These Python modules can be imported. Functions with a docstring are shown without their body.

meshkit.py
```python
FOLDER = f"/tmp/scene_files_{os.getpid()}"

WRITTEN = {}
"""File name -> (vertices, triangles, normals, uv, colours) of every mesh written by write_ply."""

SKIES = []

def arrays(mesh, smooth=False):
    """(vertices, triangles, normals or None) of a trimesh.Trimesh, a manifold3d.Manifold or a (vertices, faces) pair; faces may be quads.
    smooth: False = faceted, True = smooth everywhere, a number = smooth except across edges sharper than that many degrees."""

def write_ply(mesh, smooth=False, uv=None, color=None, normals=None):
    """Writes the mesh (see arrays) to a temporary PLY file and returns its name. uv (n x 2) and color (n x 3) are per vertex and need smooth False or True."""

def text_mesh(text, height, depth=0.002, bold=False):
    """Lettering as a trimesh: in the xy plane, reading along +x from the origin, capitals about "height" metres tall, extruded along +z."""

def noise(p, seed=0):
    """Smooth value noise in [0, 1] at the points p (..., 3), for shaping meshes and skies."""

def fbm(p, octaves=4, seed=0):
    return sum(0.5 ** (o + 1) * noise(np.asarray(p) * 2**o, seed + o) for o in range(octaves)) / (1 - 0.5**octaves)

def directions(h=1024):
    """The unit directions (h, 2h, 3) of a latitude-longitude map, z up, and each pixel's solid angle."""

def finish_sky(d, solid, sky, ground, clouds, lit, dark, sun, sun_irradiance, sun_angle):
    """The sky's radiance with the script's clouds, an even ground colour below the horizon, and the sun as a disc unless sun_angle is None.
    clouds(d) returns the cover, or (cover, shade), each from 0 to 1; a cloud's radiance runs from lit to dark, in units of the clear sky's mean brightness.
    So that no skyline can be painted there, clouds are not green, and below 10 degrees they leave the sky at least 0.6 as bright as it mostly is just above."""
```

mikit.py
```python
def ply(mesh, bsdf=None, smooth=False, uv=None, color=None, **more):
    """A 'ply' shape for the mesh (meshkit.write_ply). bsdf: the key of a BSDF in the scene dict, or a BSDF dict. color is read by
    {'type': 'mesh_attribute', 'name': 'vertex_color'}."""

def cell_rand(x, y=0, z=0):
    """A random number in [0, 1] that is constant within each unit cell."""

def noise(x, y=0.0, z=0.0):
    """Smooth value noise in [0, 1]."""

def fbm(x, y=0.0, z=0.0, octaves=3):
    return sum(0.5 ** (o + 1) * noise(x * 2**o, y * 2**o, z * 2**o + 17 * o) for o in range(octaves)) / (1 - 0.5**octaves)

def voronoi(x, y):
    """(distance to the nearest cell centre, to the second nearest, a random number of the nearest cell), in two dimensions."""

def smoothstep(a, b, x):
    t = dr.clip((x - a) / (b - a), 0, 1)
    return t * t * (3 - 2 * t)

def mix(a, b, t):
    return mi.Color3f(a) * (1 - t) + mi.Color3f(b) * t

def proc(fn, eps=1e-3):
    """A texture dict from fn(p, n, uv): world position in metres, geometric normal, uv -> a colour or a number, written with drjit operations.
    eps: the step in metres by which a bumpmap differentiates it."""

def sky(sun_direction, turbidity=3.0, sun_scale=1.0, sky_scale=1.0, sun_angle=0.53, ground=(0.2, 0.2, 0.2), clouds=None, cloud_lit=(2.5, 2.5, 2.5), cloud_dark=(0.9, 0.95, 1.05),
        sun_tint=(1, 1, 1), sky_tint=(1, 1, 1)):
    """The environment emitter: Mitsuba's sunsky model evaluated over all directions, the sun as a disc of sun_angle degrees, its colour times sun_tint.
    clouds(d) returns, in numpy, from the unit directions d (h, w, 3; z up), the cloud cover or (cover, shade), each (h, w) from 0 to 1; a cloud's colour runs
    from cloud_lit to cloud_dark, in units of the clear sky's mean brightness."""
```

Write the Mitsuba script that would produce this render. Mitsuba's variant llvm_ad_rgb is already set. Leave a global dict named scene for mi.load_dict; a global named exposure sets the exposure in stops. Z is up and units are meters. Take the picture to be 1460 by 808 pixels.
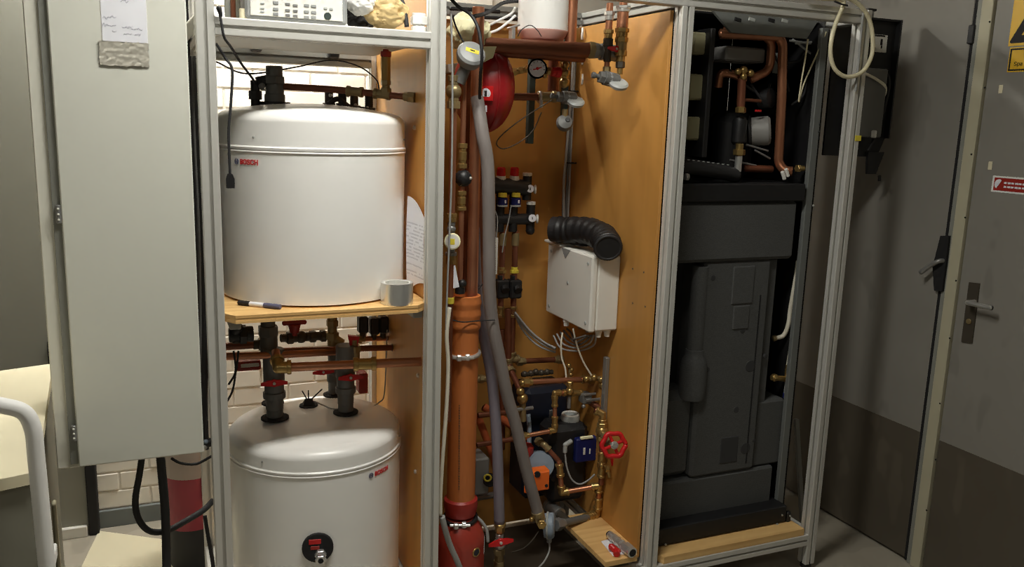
import math, random
import numpy as np, trimesh, manifold3d, mitsuba as mi, drjit as dr, mikit
from shapely import affinity
from shapely.geometry import Polygon, box as sbox
from meshkit import text_mesh, noise, fbm
random.seed(7); np.random.seed(7)
TF = mi.ScalarTransform4f
# ------------------------------------------------------------------ camera, light, exposure
CAM = np.array([-0.1251, -2.2981, 1.666]); YAW, PIT, ROL, FOC = 0.4081, 0.1897, 0.0310, 1206.8
FW = np.array([math.sin(YAW) * math.cos(PIT), math.cos(YAW) * math.cos(PIT), -math.sin(PIT)])
_r0 = np.array([math.cos(YAW), -math.sin(YAW), 0]); _u0 = np.cross(_r0, FW)
RT = math.cos(ROL) * _r0 + math.sin(ROL) * _u0; UP = np.cross(RT, FW)
scene, labels = {}, {}
scene['camera'] = {'type': 'perspective', 'fov': 2 * math.degrees(math.atan(730 / FOC)), 'fov_axis': 'x', 'near_clip': 0.05, 'far_clip': 50.0,
                   'to_world': TF().look_at(origin=CAM.tolist(), target=(CAM + FW).tolist(), up=UP.tolist())}
exposure = 0.52
LAMP_FRONT, LAMP_BACK, LAMP_FILL = 38.0, 66.0, 9.0           # radiance of the ceiling lamps' diffusers, the last one an added fill


def at(px, py, x=None, y=None, z=None):
    """The point of the plane x, y or z = const that the photograph shows at this pixel (measuring aid for surveyed depths)."""
    d = FW + RT * (px - 730) / FOC - UP * (py - 404) / FOC
    k, v = [(i, w) for i, w in enumerate((x, y, z)) if w is not None][0]
    return CAM + d * ((v - CAM[k]) / d[k])


def pl(*q):
    return [at(a, b, y=c) for a, b, c in q]


# ------------------------------------------------------------------ materials
def lin(c):
    c = np.asarray(c, float) / 255
    return np.where(c <= .04045, c / 12.92, ((c + .055) / 1.055) ** 2.4).tolist()


def rgb(c):
    return {'type': 'rgb', 'value': [float(v) for v in c]}


def mat(name, col, rough=.5, metal=0., spec=.5, two=False, **k):
    c = col if isinstance(col, dict) else rgb(col)
    d = {'type': 'principled', 'base_color': c, 'roughness': rough, 'metallic': metal, 'specular': spec, **k}
    scene[name] = {'type': 'twosided', 'bsdf': d} if two else d


def f_ply(p, n, uv):
    g = mikit.fbm(p.x * 9 + p.y * 9, p.z * 1.3, 3.1, 3)
    s = mikit.noise((p.x + p.y) * 60, p.z * 4, 0.5)
    q = mikit.smoothstep(.35, .75, mikit.noise(p.x * 3 + 7, p.y * 3, p.z * 2))
    c = mikit.mix((.43, .195, .042), (.59, .30, .078), g)
    c = c * (0.93 + .12 * s)
    return c * (0.88 + .16 * q)


def f_pine(p, n, uv):
    g = mikit.noise(p.x * 5, p.y * 90, p.z * 90)
    return mikit.mix((.62, .36, .13), (.78, .52, .22), g)


def f_floor(p, n, uv):
    g = mikit.fbm(p.x * 3, p.y * 3, 0.0, 4)
    s = mikit.smoothstep(.6, .75, mikit.noise(p.x * 14, p.y * 14, 3.0))
    return mikit.mix((.30, .27, .215), (.42, .38, .31), g) * (1 - .15 * s)


def f_dado(p, n, uv):
    g = mikit.fbm(p.y * 2.5, p.z * 2.5, p.x, 3)
    s = mikit.smoothstep(.68, .8, mikit.fbm(p.y * 11, p.z * 6, 2.0, 3))
    up = mikit.mix((.215, .205, .185), (.265, .252, .226), g) * (1 - .12 * s)
    lo = mikit.mix((.075, .063, .047), (.115, .098, .074), g) * (1 + .2 * s)
    return dr.select(p.z > .536, up, lo)


def f_brick(p, n, uv):
    g = mikit.fbm(p.x * 8, p.z * 8, 1.0, 3)
    return mikit.mix((.74, .71, .63), (.86, .83, .76), g)


def f_foam(p, n, uv):
    g = mikit.noise(p.x * 260, p.y * 260, p.z * 260)
    return mikit.mix((.058, .06, .06), (.078, .08, .079), g)


def f_copper(p, n, uv):
    g = mikit.fbm(p.x * 13, p.y * 13, p.z * 13, 3)
    return mikit.mix((.38, .145, .075), (.58, .27, .155), g)


def f_copper_dark(p, n, uv):
    g = mikit.fbm(p.x * 11, p.y * 11, p.z * 11, 3)
    return mikit.mix((.16, .052, .028), (.29, .11, .06), g)


def f_hose(p, n, uv):
    g = mikit.fbm(p.x * 20, p.y * 20, p.z * 8, 2)
    return mikit.mix((.17, .15, .145), (.25, .222, .21), g)


def f_coil(p, n, uv):
    r = .5 + .5 * dr.sin(uv.x * 6.283 * 46)
    return r


def f_paper(p, n, uv):
    row = dr.floor(p.z * 95)
    ink = dr.select(mikit.cell_rand(row, 1) < .62, 1.0, 0.0) * dr.select(mikit.noise(p.x * 110 + p.y * 110, row * 7.3, .5) > .42, 1.0, 0.0)
    inm = dr.select(dr.abs(p.z * 95 - row - .5) < .23, 1.0, 0.0) * dr.select((p.z > 1.19) & (p.z < 1.36), 1.0, 0.0)
    return mikit.mix((.80, .81, .86), (.30, .30, .36), ink * inm * .4)


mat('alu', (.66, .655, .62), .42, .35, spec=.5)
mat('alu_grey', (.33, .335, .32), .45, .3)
mat('plywood', mikit.proc(f_ply), .45)
mat('floor_shade_brown', (.06, .045, .03), .6)  # floor shade of the pipework bay, put into the colour
mat('pine', mikit.proc(f_pine), .55)
mat('floor_mat', mikit.proc(f_floor), .6)
mat('grey_door_paint', mikit.proc(f_dado), .5)
mat('white_brick', mikit.proc(f_brick), .7)
mat('mortar', (.66, .63, .56), .9)
mat('grey_wall', (.25, .25, .215), .6)
mat('plinth_blue', (.16, .18, .18), .7)
mat('off_white', (.72, .71, .66), .6)
mat('ceiling_mat', (.5, .49, .46), .9)
mat('room_wall', (.30, .29, .26), .9)
mat('enamel', (.89, .885, .86), .26, clearcoat=.5)
mat('cabinet_paint', (.68, .685, .615), .38)
mat('cabinet_edge', (.72, .71, .63), .45)
mat('black', (.012, .012, .013), .45)
mat('black_matt', (.010, .010, .011), .8)
mat('rubber', (.018, .018, .02), .6)
mat('navy', (.012, .016, .03), .4)
mat('foam', mikit.proc(f_foam), .75)
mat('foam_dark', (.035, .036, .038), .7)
mat('copper', mikit.proc(f_copper), .32, .75)
mat('copper_dark', mikit.proc(f_copper_dark), .38, .55)
mat('brass', (.46, .31, .115), .3, .8)
mat('brass_dull', (.34, .26, .13), .42, .6)
mat('bronze_dark', (.085, .072, .055), .45, .4)
mat('steel', (.70, .70, .68), .24, .75)
mat('steel_dull', (.30, .30, .295), .4, .6)
mat('grey_plastic', (.27, .28, .28), .45)
mat('grey_light', (.38, .40, .39), .45)
mat('grey_stem', (.145, .145, .14), .5, .2)
mat('red', (.55, .012, .014), .35)
mat('red_vessel', (.30, .008, .012), .32, clearcoat=.5)
mat('red_dark', (.33, .025, .018), .4)
mat('red_bottle', (.36, .04, .025), .33, clearcoat=.5)
mat('orange_pvc', (.50, .155, .042), .38)
mat('orange', (.85, .16, .02), .45)
mat('terracotta', (.48, .11, .035), .45)
mat('white', (.80, .80, .78), .45)
mat('white_cable', (.74, .70, .58), .5)
mat('cream_cable', (.76, .70, .48), .5)
mat('grey_cable', (.34, .345, .34), .5)
mat('paper', (.78, .79, .85), .8, two=True)
mat('paper_print', mikit.proc(f_paper), .8, two=True)
mat('ink', (.10, .10, .17), .8)
mat('ink_black', (.015, .012, .012), .7)
mat('silver_tape', (.72, .69, .60), .25, .45)
mat('hose', mikit.proc(f_hose), .5)
mat('hose_purple', (.19, .168, .20), .4)
mat('green_teal', (.02, .28, .22), .5)
mat('blue', (.009, .014, .10), .4)
mat('blue_grey', (.24, .30, .37), .45)
mat('yellow', (.75, .62, .06), .5)
mat('yellow_sign', (.78, .47, .03), .45)
mat('pale_yellow', (.88, .85, .55), .5)
mat('pink_liquid', (.62, .36, .31), .25)
mat('bucket_clear', (.50, .42, .38), .35)
mat('bucket_red', (.38, .055, .08), .45)
mat('beige', (.70, .64, .46), .6)
mat('beige_bag', (.62, .46, .22), .5)
mat('cupboard_side', (.20, .195, .155), .55)
mat('frame_beige', (.47, .44, .32), .5)
mat('frame_grey', (.24, .245, .22), .5)
mat('khaki_coil', (.34, .32, .19), .5)
mat('orange_light', (.70, .35, .07), .5)
mat('hp_sheet', (.17, .18, .175), .45, .2)
mat('hp_black', (.008, .008, .009), .55)
mat('dark_green', (.03, .045, .04), .5)
mat('motor_grey', (.22, .215, .205), .5)
scene['coil_bump'] = {'type': 'principled', 'base_color': rgb((.02, .02, .022)), 'roughness': .4}

# ------------------------------------------------------------------ mesh helpers
cat_m = trimesh.util.concatenate


def nrm(v):
    v = np.asarray(v, float)
    return v / (np.linalg.norm(v) + 1e-12)


def frame(d):
    d = nrm(d)
    a = np.array([0, 0, 1.]) if abs(d[2]) < .9 else np.array([1., 0, 0])
    x = nrm(np.cross(a, d))
    return x, np.cross(d, x), d


def hullm(pts):
    m = manifold3d.Manifold.hull_points(np.asarray(pts, float)).to_mesh()
    return trimesh.Trimesh(m.vert_properties[:, :3], m.tri_verts, process=False)


def bx(x0, x1, y0, y1, z0, z1, b=.0015):
    """Box with chamfered edges."""
    c = np.array([[x0, x1], [y0, y1], [z0, z1]], float); c.sort(axis=1)
    b = min(b, .4 * float(np.min(c[:, 1] - c[:, 0])))
    pts = []
    for k in range(3):
        q = c.copy()
        for j in range(3):
            if j != k:
                q[j] += (b, -b)
        pts += [(q[0][i], q[1][j], q[2][m]) for i in (0, 1) for j in (0, 1) for m in (0, 1)]
    return hullm(pts)


def ob(c, sx, sy, sz, X=(1, 0, 0), Y=(0, 1, 0), b=.0015):
    """Chamfered box centred on c with its own axes."""
    m = bx(-sx / 2, sx / 2, -sy / 2, sy / 2, -sz / 2, sz / 2, b)
    return put(m, c, X, Y)


def put(m, o, X=(1, 0, 0), Y=(0, 1, 0)):
    X = nrm(X); Y = np.asarray(Y, float); Y = nrm(Y - X * (X @ Y)); Z = np.cross(X, Y)
    m = m.copy(); m.vertices = np.asarray(o, float) + m.vertices @ np.array([X, Y, Z]); return m


def lathe(prof, base=(0, 0, 0), d=(0, 0, 1), n=24):
    """Revolves (radius, height) pairs about the axis d through base."""
    x, y, z = frame(d); prof = np.asarray(prof, float); base = np.asarray(base, float)
    a = np.arange(n) * 2 * np.pi / n
    ring = np.cos(a)[:, None] * x + np.sin(a)[:, None] * y
    v = np.vstack([base + z * h + ring * max(r, 1e-5) for r, h in prof])
    f = []
    for k in range(len(prof) - 1):
        for i in range(n):
            j = (i + 1) % n
            f += [(k * n + i, k * n + j, (k + 1) * n + j), (k * n + i, (k + 1) * n + j, (k + 1) * n + i)]
    v = np.vstack([v, base + z * prof[0][1], base + z * prof[-1][1]])
    m = len(v)
    for i in range(n):
        j = (i + 1) % n
        f += [(m - 2, j, i), (m - 1, (len(prof) - 1) * n + i, (len(prof) - 1) * n + j)]
    return trimesh.Trimesh(v, np.array(f), process=False)


def cyl(a, b, r, n=16, r2=None):
    a, b = np.asarray(a, float), np.asarray(b, float); h = float(np.linalg.norm(b - a)); r2 = r if r2 is None else r2
    e = min(.0012, .2 * r, .2 * h)
    return lathe([(r - e, 0), (r, e), (r2, h - e), (r2 - e, h)], a, b - a, n)


def ball(c, r, n=14):
    a = np.linspace(-np.pi / 2, np.pi / 2, n // 2 + 1)
    return lathe([(r * math.cos(t), r * math.sin(t)) for t in a], c, (0, 0, 1), n)


def torus(c, d, R, r, n=24, k=8):
    x, y, z = frame(d); c = np.asarray(c, float)
    A, B = np.arange(n) * 2 * np.pi / n, np.arange(k) * 2 * np.pi / k
    rad = np.cos(A)[:, None] * x + np.sin(A)[:, None] * y
    v = (c + rad[:, None] * (R + r * np.cos(B))[None, :, None] + z * (r * np.sin(B))[None, :, None]).reshape(-1, 3)
    f = []
    for i in range(n):
        for j in range(k):
            p, q = i * k + j, i * k + (j + 1) % k; s, t = ((i + 1) % n) * k + j, ((i + 1) % n) * k + (j + 1) % k
            f += [(p, s, t), (p, t, q)]
    return trimesh.Trimesh(v, np.array(f), process=False)


def tube(pts, r, n=10):
    p = np.asarray(pts, float); k = len(p)
    t = np.zeros_like(p); t[1:-1] = p[2:] - p[:-2]; t[0] = p[1] - p[0]; t[-1] = p[-1] - p[-2]
    t /= np.linalg.norm(t, axis=1, keepdims=True) + 1e-12
    x, _, _ = frame(t[0]); a = np.arange(n) * 2 * np.pi / n; vs = []
    for i in range(k):
        x = nrm(x - t[i] * (x @ t[i])); y = np.cross(t[i], x)
        vs.append(p[i] + (np.cos(a)[:, None] * x + np.sin(a)[:, None] * y) * r)
    v = np.vstack(vs + [p[:1], p[-1:]]); f = []
    for i in range(k - 1):
        for j in range(n):
            m = (j + 1) % n
            f += [(i * n + j, i * n + m, (i + 1) * n + m), (i * n + j, (i + 1) * n + m, (i + 1) * n + j)]
    for j in range(n):
        m = (j + 1) % n
        f += [(k * n, m, j), (k * n + 1, (k - 1) * n + j, (k - 1) * n + m)]
    return trimesh.Trimesh(v, np.array(f), process=False)


def spline(pts, k=8):
    p = np.asarray(pts, float)
    if len(p) < 3:
        return p
    q = np.vstack([2 * p[0] - p[1], p, 2 * p[-1] - p[-2]]); out = []
    for i in range(1, len(q) - 2):
        for s in np.arange(k) / k:
            a, b, c, d = q[i - 1], q[i], q[i + 1], q[i + 2]
            out.append(.5 * (2 * b + (c - a) * s + (2 * a - 5 * b + 4 * c - d) * s * s + (3 * b - a - 3 * c + d) * s ** 3))
    return np.vstack(out + [p[-1]])


def bend(pts, rad, k=6):
    """Polyline with rounded corners."""
    p = [np.asarray(q, float) for q in pts]; out = [p[0]]
    for a, b, c in zip(p, p[1:], p[2:]):
        u, w = nrm(a - b), nrm(c - b); e = min(rad, .45 * np.linalg.norm(a - b), .45 * np.linalg.norm(c - b))
        for s in np.linspace(0, 1, k):
            out.append((1 - s) ** 2 * (b + u * e) + 2 * s * (1 - s) * b + s * s * (b + w * e))
    return np.array(out + [p[-1]])


def ext(poly, h):
    return trimesh.creation.extrude_polygon(poly, h, engine='earcut')


# ------------------------------------------------------------------ naming helpers
def fresh(name):
    if name not in labels and name not in scene and not any(k.startswith(name + '__') for k in scene):
        return name
    i = 1
    while f'{name}_{i:03d}' in labels or f'{name}_{i:03d}' in scene:
        i += 1
    return f'{name}_{i:03d}'


def T(name, label, cat, group=None, kind=None):
    k = fresh(name); labels[k] = {'label': label, 'category': cat}
    if group: labels[k]['group'] = group
    if kind: labels[k]['kind'] = kind
    return k


def part(parent, name, mesh, m, smooth=35, label=None, **more):
    k = fresh(parent + '__' + name)
    scene[k] = mikit.ply(mesh, m, smooth, **more)
    if label: labels[k] = {'label': label}
    return k


def solo(name, label, cat, mesh, m, smooth=35, group=None, **more):
    k = T(name, label, cat, group); scene[k] = mikit.ply(mesh, m, smooth, **more); return k


def struct(name, mesh, m, label, cat, smooth=False):
    k = fresh(name); scene[k] = mikit.ply(mesh, m, smooth); labels[k] = {'label': label, 'category': cat, 'kind': 'structure'}; return k


def cable(name, label, pts, r, m, cat='cable', k=8, n=8, group=None):
    return solo(name, label, cat, tube(spline(pts, k), r, n), m, True, group)


# ------------------------------------------------------------------ plumbing helpers
def collar(a, d, r, l, n=12):
    d = nrm(d); return cyl(np.asarray(a) - d * l / 2, np.asarray(a) + d * l / 2, r, n)


def hexn(a, d, r, l):
    d = nrm(d); return cyl(np.asarray(a) - d * l / 2, np.asarray(a) + d * l / 2, r, 6)


def elbow_mesh(b, u, w, r):
    R = 1.32 * r; ms = [ball(b, R, 14)]
    for d in (u, w):
        ms += [cyl(b, b + d * 2.3 * r, R, 14), collar(b + d * 2.3 * r, d, 1.6 * r, .9 * r, 14)]
    return cat_m(ms)


def run(name, label, pts, r, m='copper', fit='brass', couple=(), ends=(), cat='copper pipe', elbows=True, group=None):
    """Pipe through pts with an elbow fitting at each corner; couple: (segment, fraction) sleeves; ends: which ends carry a nut."""
    p = [np.asarray(q, float) for q in pts]; k = T(name, label, cat, group)
    part(k, 'tube', tube(bend(p, 2.5 * r) if len(p) > 2 else p, r, 14), m, True)
    if elbows:
        for a, b, c in zip(p, p[1:], p[2:]):
            part(k, 'elbow', elbow_mesh(b, nrm(a - b), nrm(c - b), r), fit)
    for s, t in couple:
        a, b = p[s], p[s + 1]; c = a + (b - a) * t; d = nrm(b - a)
        part(k, 'coupling', cat_m([collar(c, d, 1.32 * r, 4.4 * r, 14), collar(c - d * 2 * r, d, 1.6 * r, 1.1 * r, 14), collar(c + d * 2 * r, d, 1.6 * r, 1.1 * r, 14)]), fit)
    for e in ends:
        a, b = (p[0], p[1]) if e == 0 else (p[-1], p[-2]); d = nrm(b - a)
        part(k, 'nut', cat_m([hexn(a + d * r, d, 1.75 * r, 2.2 * r), collar(a + d * 2.6 * r, d, 1.3 * r, 1.6 * r)]), fit)
    return k


def stack(parent, name, a, d, seq, m):
    """Fittings along an axis: seq of (kind, radius, length)."""
    d = nrm(d); c = np.asarray(a, float); ms = []
    for kind, r, l in seq:
        if kind == 'ball':
            ms.append(ball(c + d * l / 2, r))
        elif kind == 'hex':
            ms.append(hexn(c + d * l / 2, d, r, l))
        elif kind == 'cone':
            ms.append(cyl(c, c + d * l, r, 14, r * .6))
        else:
            ms.append(collar(c + d * l / 2, d, r, l, 14))
        c = c + d * l
    return part(parent, name, cat_m(ms), m), c


def butterfly(parent, c, d, w, s, m='red'):
    """Two-winged valve handle: c centre, d axis towards the viewer, w wing direction, s half length."""
    d, w = nrm(d), nrm(w); v = np.cross(d, w); c = np.asarray(c, float)
    ms = [collar(c, d, .3 * s, .22 * s, 14)]
    for e in (1, -1):
        ms.append(hullm([c + w * e * a * s + v * b * s + d * h * s for a, b in ((.1, .26), (.1, -.26), (.55, -.2), (.55, .2), (1, .1), (1, -.1)) for h in ((-.09, .09) if a < .9 else (.06, .2))]))
    part(parent, 'handle', cat_m(ms), m)
    part(parent, 'handle_screw', collar(c + d * .15 * s, d, .12 * s, .12 * s, 10), 'steel')


def valve(name, label, c, axis, r, hd, wd, m='brass', hm='red', hs=.03, cat='valve'):
    """Ball valve with butterfly handle."""
    c = np.asarray(c, float); axis = nrm(axis); k = T(name, label, cat)
    stack(k, 'body', c - axis * 3 * r, axis, [('hex', 1.5 * r, 1.3 * r), ('c', 1.15 * r, .5 * r), ('ball', 1.5 * r, 2.4 * r), ('c', 1.15 * r, .5 * r), ('hex', 1.5 * r, 1.3 * r)], m)
    hd = nrm(hd); part(k, 'stem', collar(c + hd * 1.7 * r, hd, .5 * r, 1.4 * r), m)
    butterfly(k, c + hd * 2.5 * r, hd, wd, hs, hm); return k

# ------------------------------------------------------------------ room
XW, YB, CEIL = 2.569, 1.27, 2.75
struct('floor', bx(-2.6, XW + .1, -4.2, YB + .2, -.1, 0), 'floor_mat', 'stained grey concrete floor under the rig', 'floor')
struct('ceiling', bx(-2.6, XW + .1, -4.2, YB + .2, CEIL, CEIL + .1), 'ceiling_mat', 'plain pale ceiling of the plant room', 'ceiling')
struct('wall_left', bx(-2.6, -2.5, -4.2, YB + .2, 0, CEIL), 'room_wall', 'plain wall at the left end of the room', 'wall')
struct('wall_front', bx(-2.6, XW + .1, -4.2, -4.1, 0, CEIL), 'room_wall', 'plain wall opposite the rig', 'wall')
struct('wall_back', bx(-2.6, XW, YB - .004, YB + .2, 0, CEIL, .001), 'mortar', 'white painted brick wall behind the rig', 'wall')
# bricks of the back wall, each one laid singly where the rig leaves them in view
BW, BH, CX, CZ = .218, .070, .225, .0765
brick_plys = []
for q in range(3):
    bm = bx(-BW / 2, BW / 2, 0, .02, -BH / 2, BH / 2, .003); rr = np.random.default_rng(q)
    bm.vertices += rr.normal(0, .0007, bm.vertices.shape); brick_plys.append(mikit.ply(bm, 'white_brick', False))
for row in range(30):
    z = .112 + row * CZ
    for col in range(-1, 8):
        x = -.40 + .1125 + col * CX + (row % 2) * CX / 2
        lo, hi = x - BW / 2, x + BW / 2
        if hi < -.36 or z > 2.5 or (row < 10 and lo > 0.9) or lo > 1.15:
            continue
        k = fresh('wall_back__brick')
        scene[k] = {**brick_plys[(row * 3 + col * 5) % 3], 'to_world': TF().translate([x, YB - .008 + .0015 * math.sin(row * 7 + col * 3), z])}
struct('baseboard_back', bx(-.37, 2.0, YB - .022, YB + .01, 0, .072), 'plinth_blue', 'blue grey painted plinth at the foot of the brick wall', 'baseboard')
# grey painted partition at the left with white skirting and black edge seal
struct('wall_partition', bx(-2.5, -.405, YB - .06, YB + .1, 0, CEIL), 'grey_wall', 'grey green partition wall beside the white bricks', 'wall')
struct('baseboard_left', bx(-2.5, -.41, YB - .078, YB - .058, 0, .045, .003), 'off_white', 'white skirting board at the foot of the grey partition', 'baseboard')
struct('trim_1', bx(-.405, -.368, YB - .075, YB + .1, 0, 2.3, .003), 'black_matt', 'black upright seal strip at the edge of the grey partition', 'trim')
# right wall with double door
struct('wall_right', bx(XW + .03, XW + .13, -4.2, YB + .2, 0, CEIL), 'grey_door_paint', 'right wall of the room, grey above and brown below', 'wall')
struct('wall_right_pier', bx(XW, XW + .03, .95, YB + .01, 0, CEIL), 'grey_door_paint', 'wall pier beside the wide door leaf', 'wall')
d2 = struct('door_1', bx(XW, XW + .04, -.076, .95, .012, 2.6, .002), 'grey_door_paint', 'wide grey steel door leaf with brown lower half, behind the rig', 'door')
part(d2, 'seal', bx(XW + .001, XW + .035, -.0925, -.0755, .004, 2.6), 'black_matt', label='black rubber gap along the door edge')
c = at(1389, 50, x=XW)
part(d2, 'hinge', bx(XW - .012, XW + .012, -.096, -.071, c[2] - .03, c[2] + .035, .003), 'black')
lp = [(1345, 336), (1357, 336), (1353, 372), (1347, 415), (1336, 414), (1336, 388), (1334, 380), (1341, 362)]
pts = [at(a, b, x=XW) for a, b in lp]
part(d2, 'lock_case', hullm([q + (h, 0, 0) for q in pts for h in (-.016, .004)]), 'black_matt')
q0 = at(1339, 372, x=XW - .03); q1 = at(1312, 389, x=XW - .045)
part(d2, 'lever', tube(spline([q0 + (.03, -.005, -.0), q0, .5 * (q0 + q1) + (0, 0, .004), q1], 5), .0085, 10), 'steel_dull', True)
tr = struct('trim_2', bx(XW - .004, XW + .04, -.113, -.092, 0, 2.6), 'frame_grey', 'narrow grey steel strip beside the black door gap', 'trim')
tr = struct('trim_3', bx(XW - .010, XW + .04, -.158, -.113, 0, 2.6, .002), 'frame_beige', 'beige steel mullion between the two door leaves', 'trim')
for a, b in ((1411, 31), (1404, 125), (1385, 220), (1376, 310), (1363, 400), (1354, 482), (1340, 575), (1334, 655), (1321, 727)):
    q = at(a, b, x=XW - .0105)
    part(tr, 'screw', cyl((XW - .0115, q[1], q[2]), (XW - .009, q[1], q[2]), .0035, 8), 'black_matt')
d1 = struct('door_2', bx(XW, XW + .04, -1.2, -.163, .012, 2.6, .002), 'grey_door_paint', 'grey door leaf with dark handle plate and safety signs', 'door')
part(d1, 'seal', bx(XW + .012, XW + .035, -.163, -.158, .004, 2.6), 'black_matt')
pq = [(1383, 402), (1398, 404), (1387, 489), (1372, 487)]
pp = [at(a, b, x=XW) for a, b in pq]
part(d1, 'handle_plate', hullm([q + (h, 0, 0) for q in pp for h in (-.006, .002)]), 'bronze_dark')
q0 = at(1377, 431, x=XW - .05); q1 = at(1414, 439, x=XW - .052)
part(d1, 'lever', tube(bend([q0 + (.05, 0, 0), q0, q1], .015), .0085, 12), 'steel', True, label='bright steel lever handle')
q = at(1382, 458, x=XW - .006); part(d1, 'lock_cylinder', cyl(q, q + (-.006, 0, 0), .010, 14), 'brass_dull')


def wall_text(s, y, z, h, x, m, parent, name='lettering', bold=True):
    part(parent, name, put(text_mesh(s, h, .0006, bold), (x, y, z), (0, -1, 0), (0, 0, 1)), m, False)


def wpl(y0, y1, z0, z1, x, t=.001):
    return bx(x - t, x, min(y0, y1), max(y0, y1), z0, z1, .0003)


# yellow warning sign above, bordered yellow label below it
a, b = at(1438, 70, x=XW), at(1447, 0, x=XW); y0 = a[1] + .003
k = T('warning_sign', 'yellow door sign with black warning triangle, at the top right', 'sign')
part(k, 'plate', wpl(y0, y0 - .19, at(1440, 66, x=XW)[2], 2.125, XW), 'yellow_sign')
zt = at(1446, 59, x=XW)[2]
tri = Polygon([(0, 0), (.16, 0), (.08, .14)]).buffer(.006).difference(Polygon([(.032, .018), (.128, .018), (.08, .10)]))
part(k, 'triangle', put(ext(tri, .0006), (XW - .0016, y0 - .012, zt), (0, -1, 0), (0, 0, 1)), 'ink_black', False)
bolt = Polygon([(.075, .088), (.088, .088), (.080, .062), (.092, .062), (.074, .024), (.077, .05), (.066, .05)])
part(k, 'bolt', put(ext(bolt, .0006), (XW - .0016, y0 - .012, zt), (0, -1, 0), (0, 0, 1)), 'ink_black', False)
k = T('label_plate', 'small yellow label with dark border under the warning triangle sign', 'label')
z0, z1 = at(1437, 103, x=XW)[2], at(1441, 67, x=XW)[2] - .002; y0 = at(1436, 101, x=XW)[1]
part(k, 'plate', wpl(y0, y0 - .19, z0, z1, XW), 'yellow_sign')
fr = sbox(0, 0, .182, z1 - z0 - .008).difference(sbox(.005, .005, .177, z1 - z0 - .013))
part(k, 'border', put(ext(fr, .0006), (XW - .0016, y0 - .004, z0 + .004), (0, -1, 0), (0, 0, 1)), 'ink_black', False)
wall_text('Spa', y0 - .022, z0 + .020, .013, XW - .0016, 'ink_black', k, bold=False)
k = T('sticker', 'red and white safety sticker on the grey door above its handle', 'sticker')
a, b = at(1416, 250, x=XW), at(1413, 273, x=XW); y0 = .5 * (a[1] + b[1]); z0, z1 = b[2], a[2]
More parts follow.
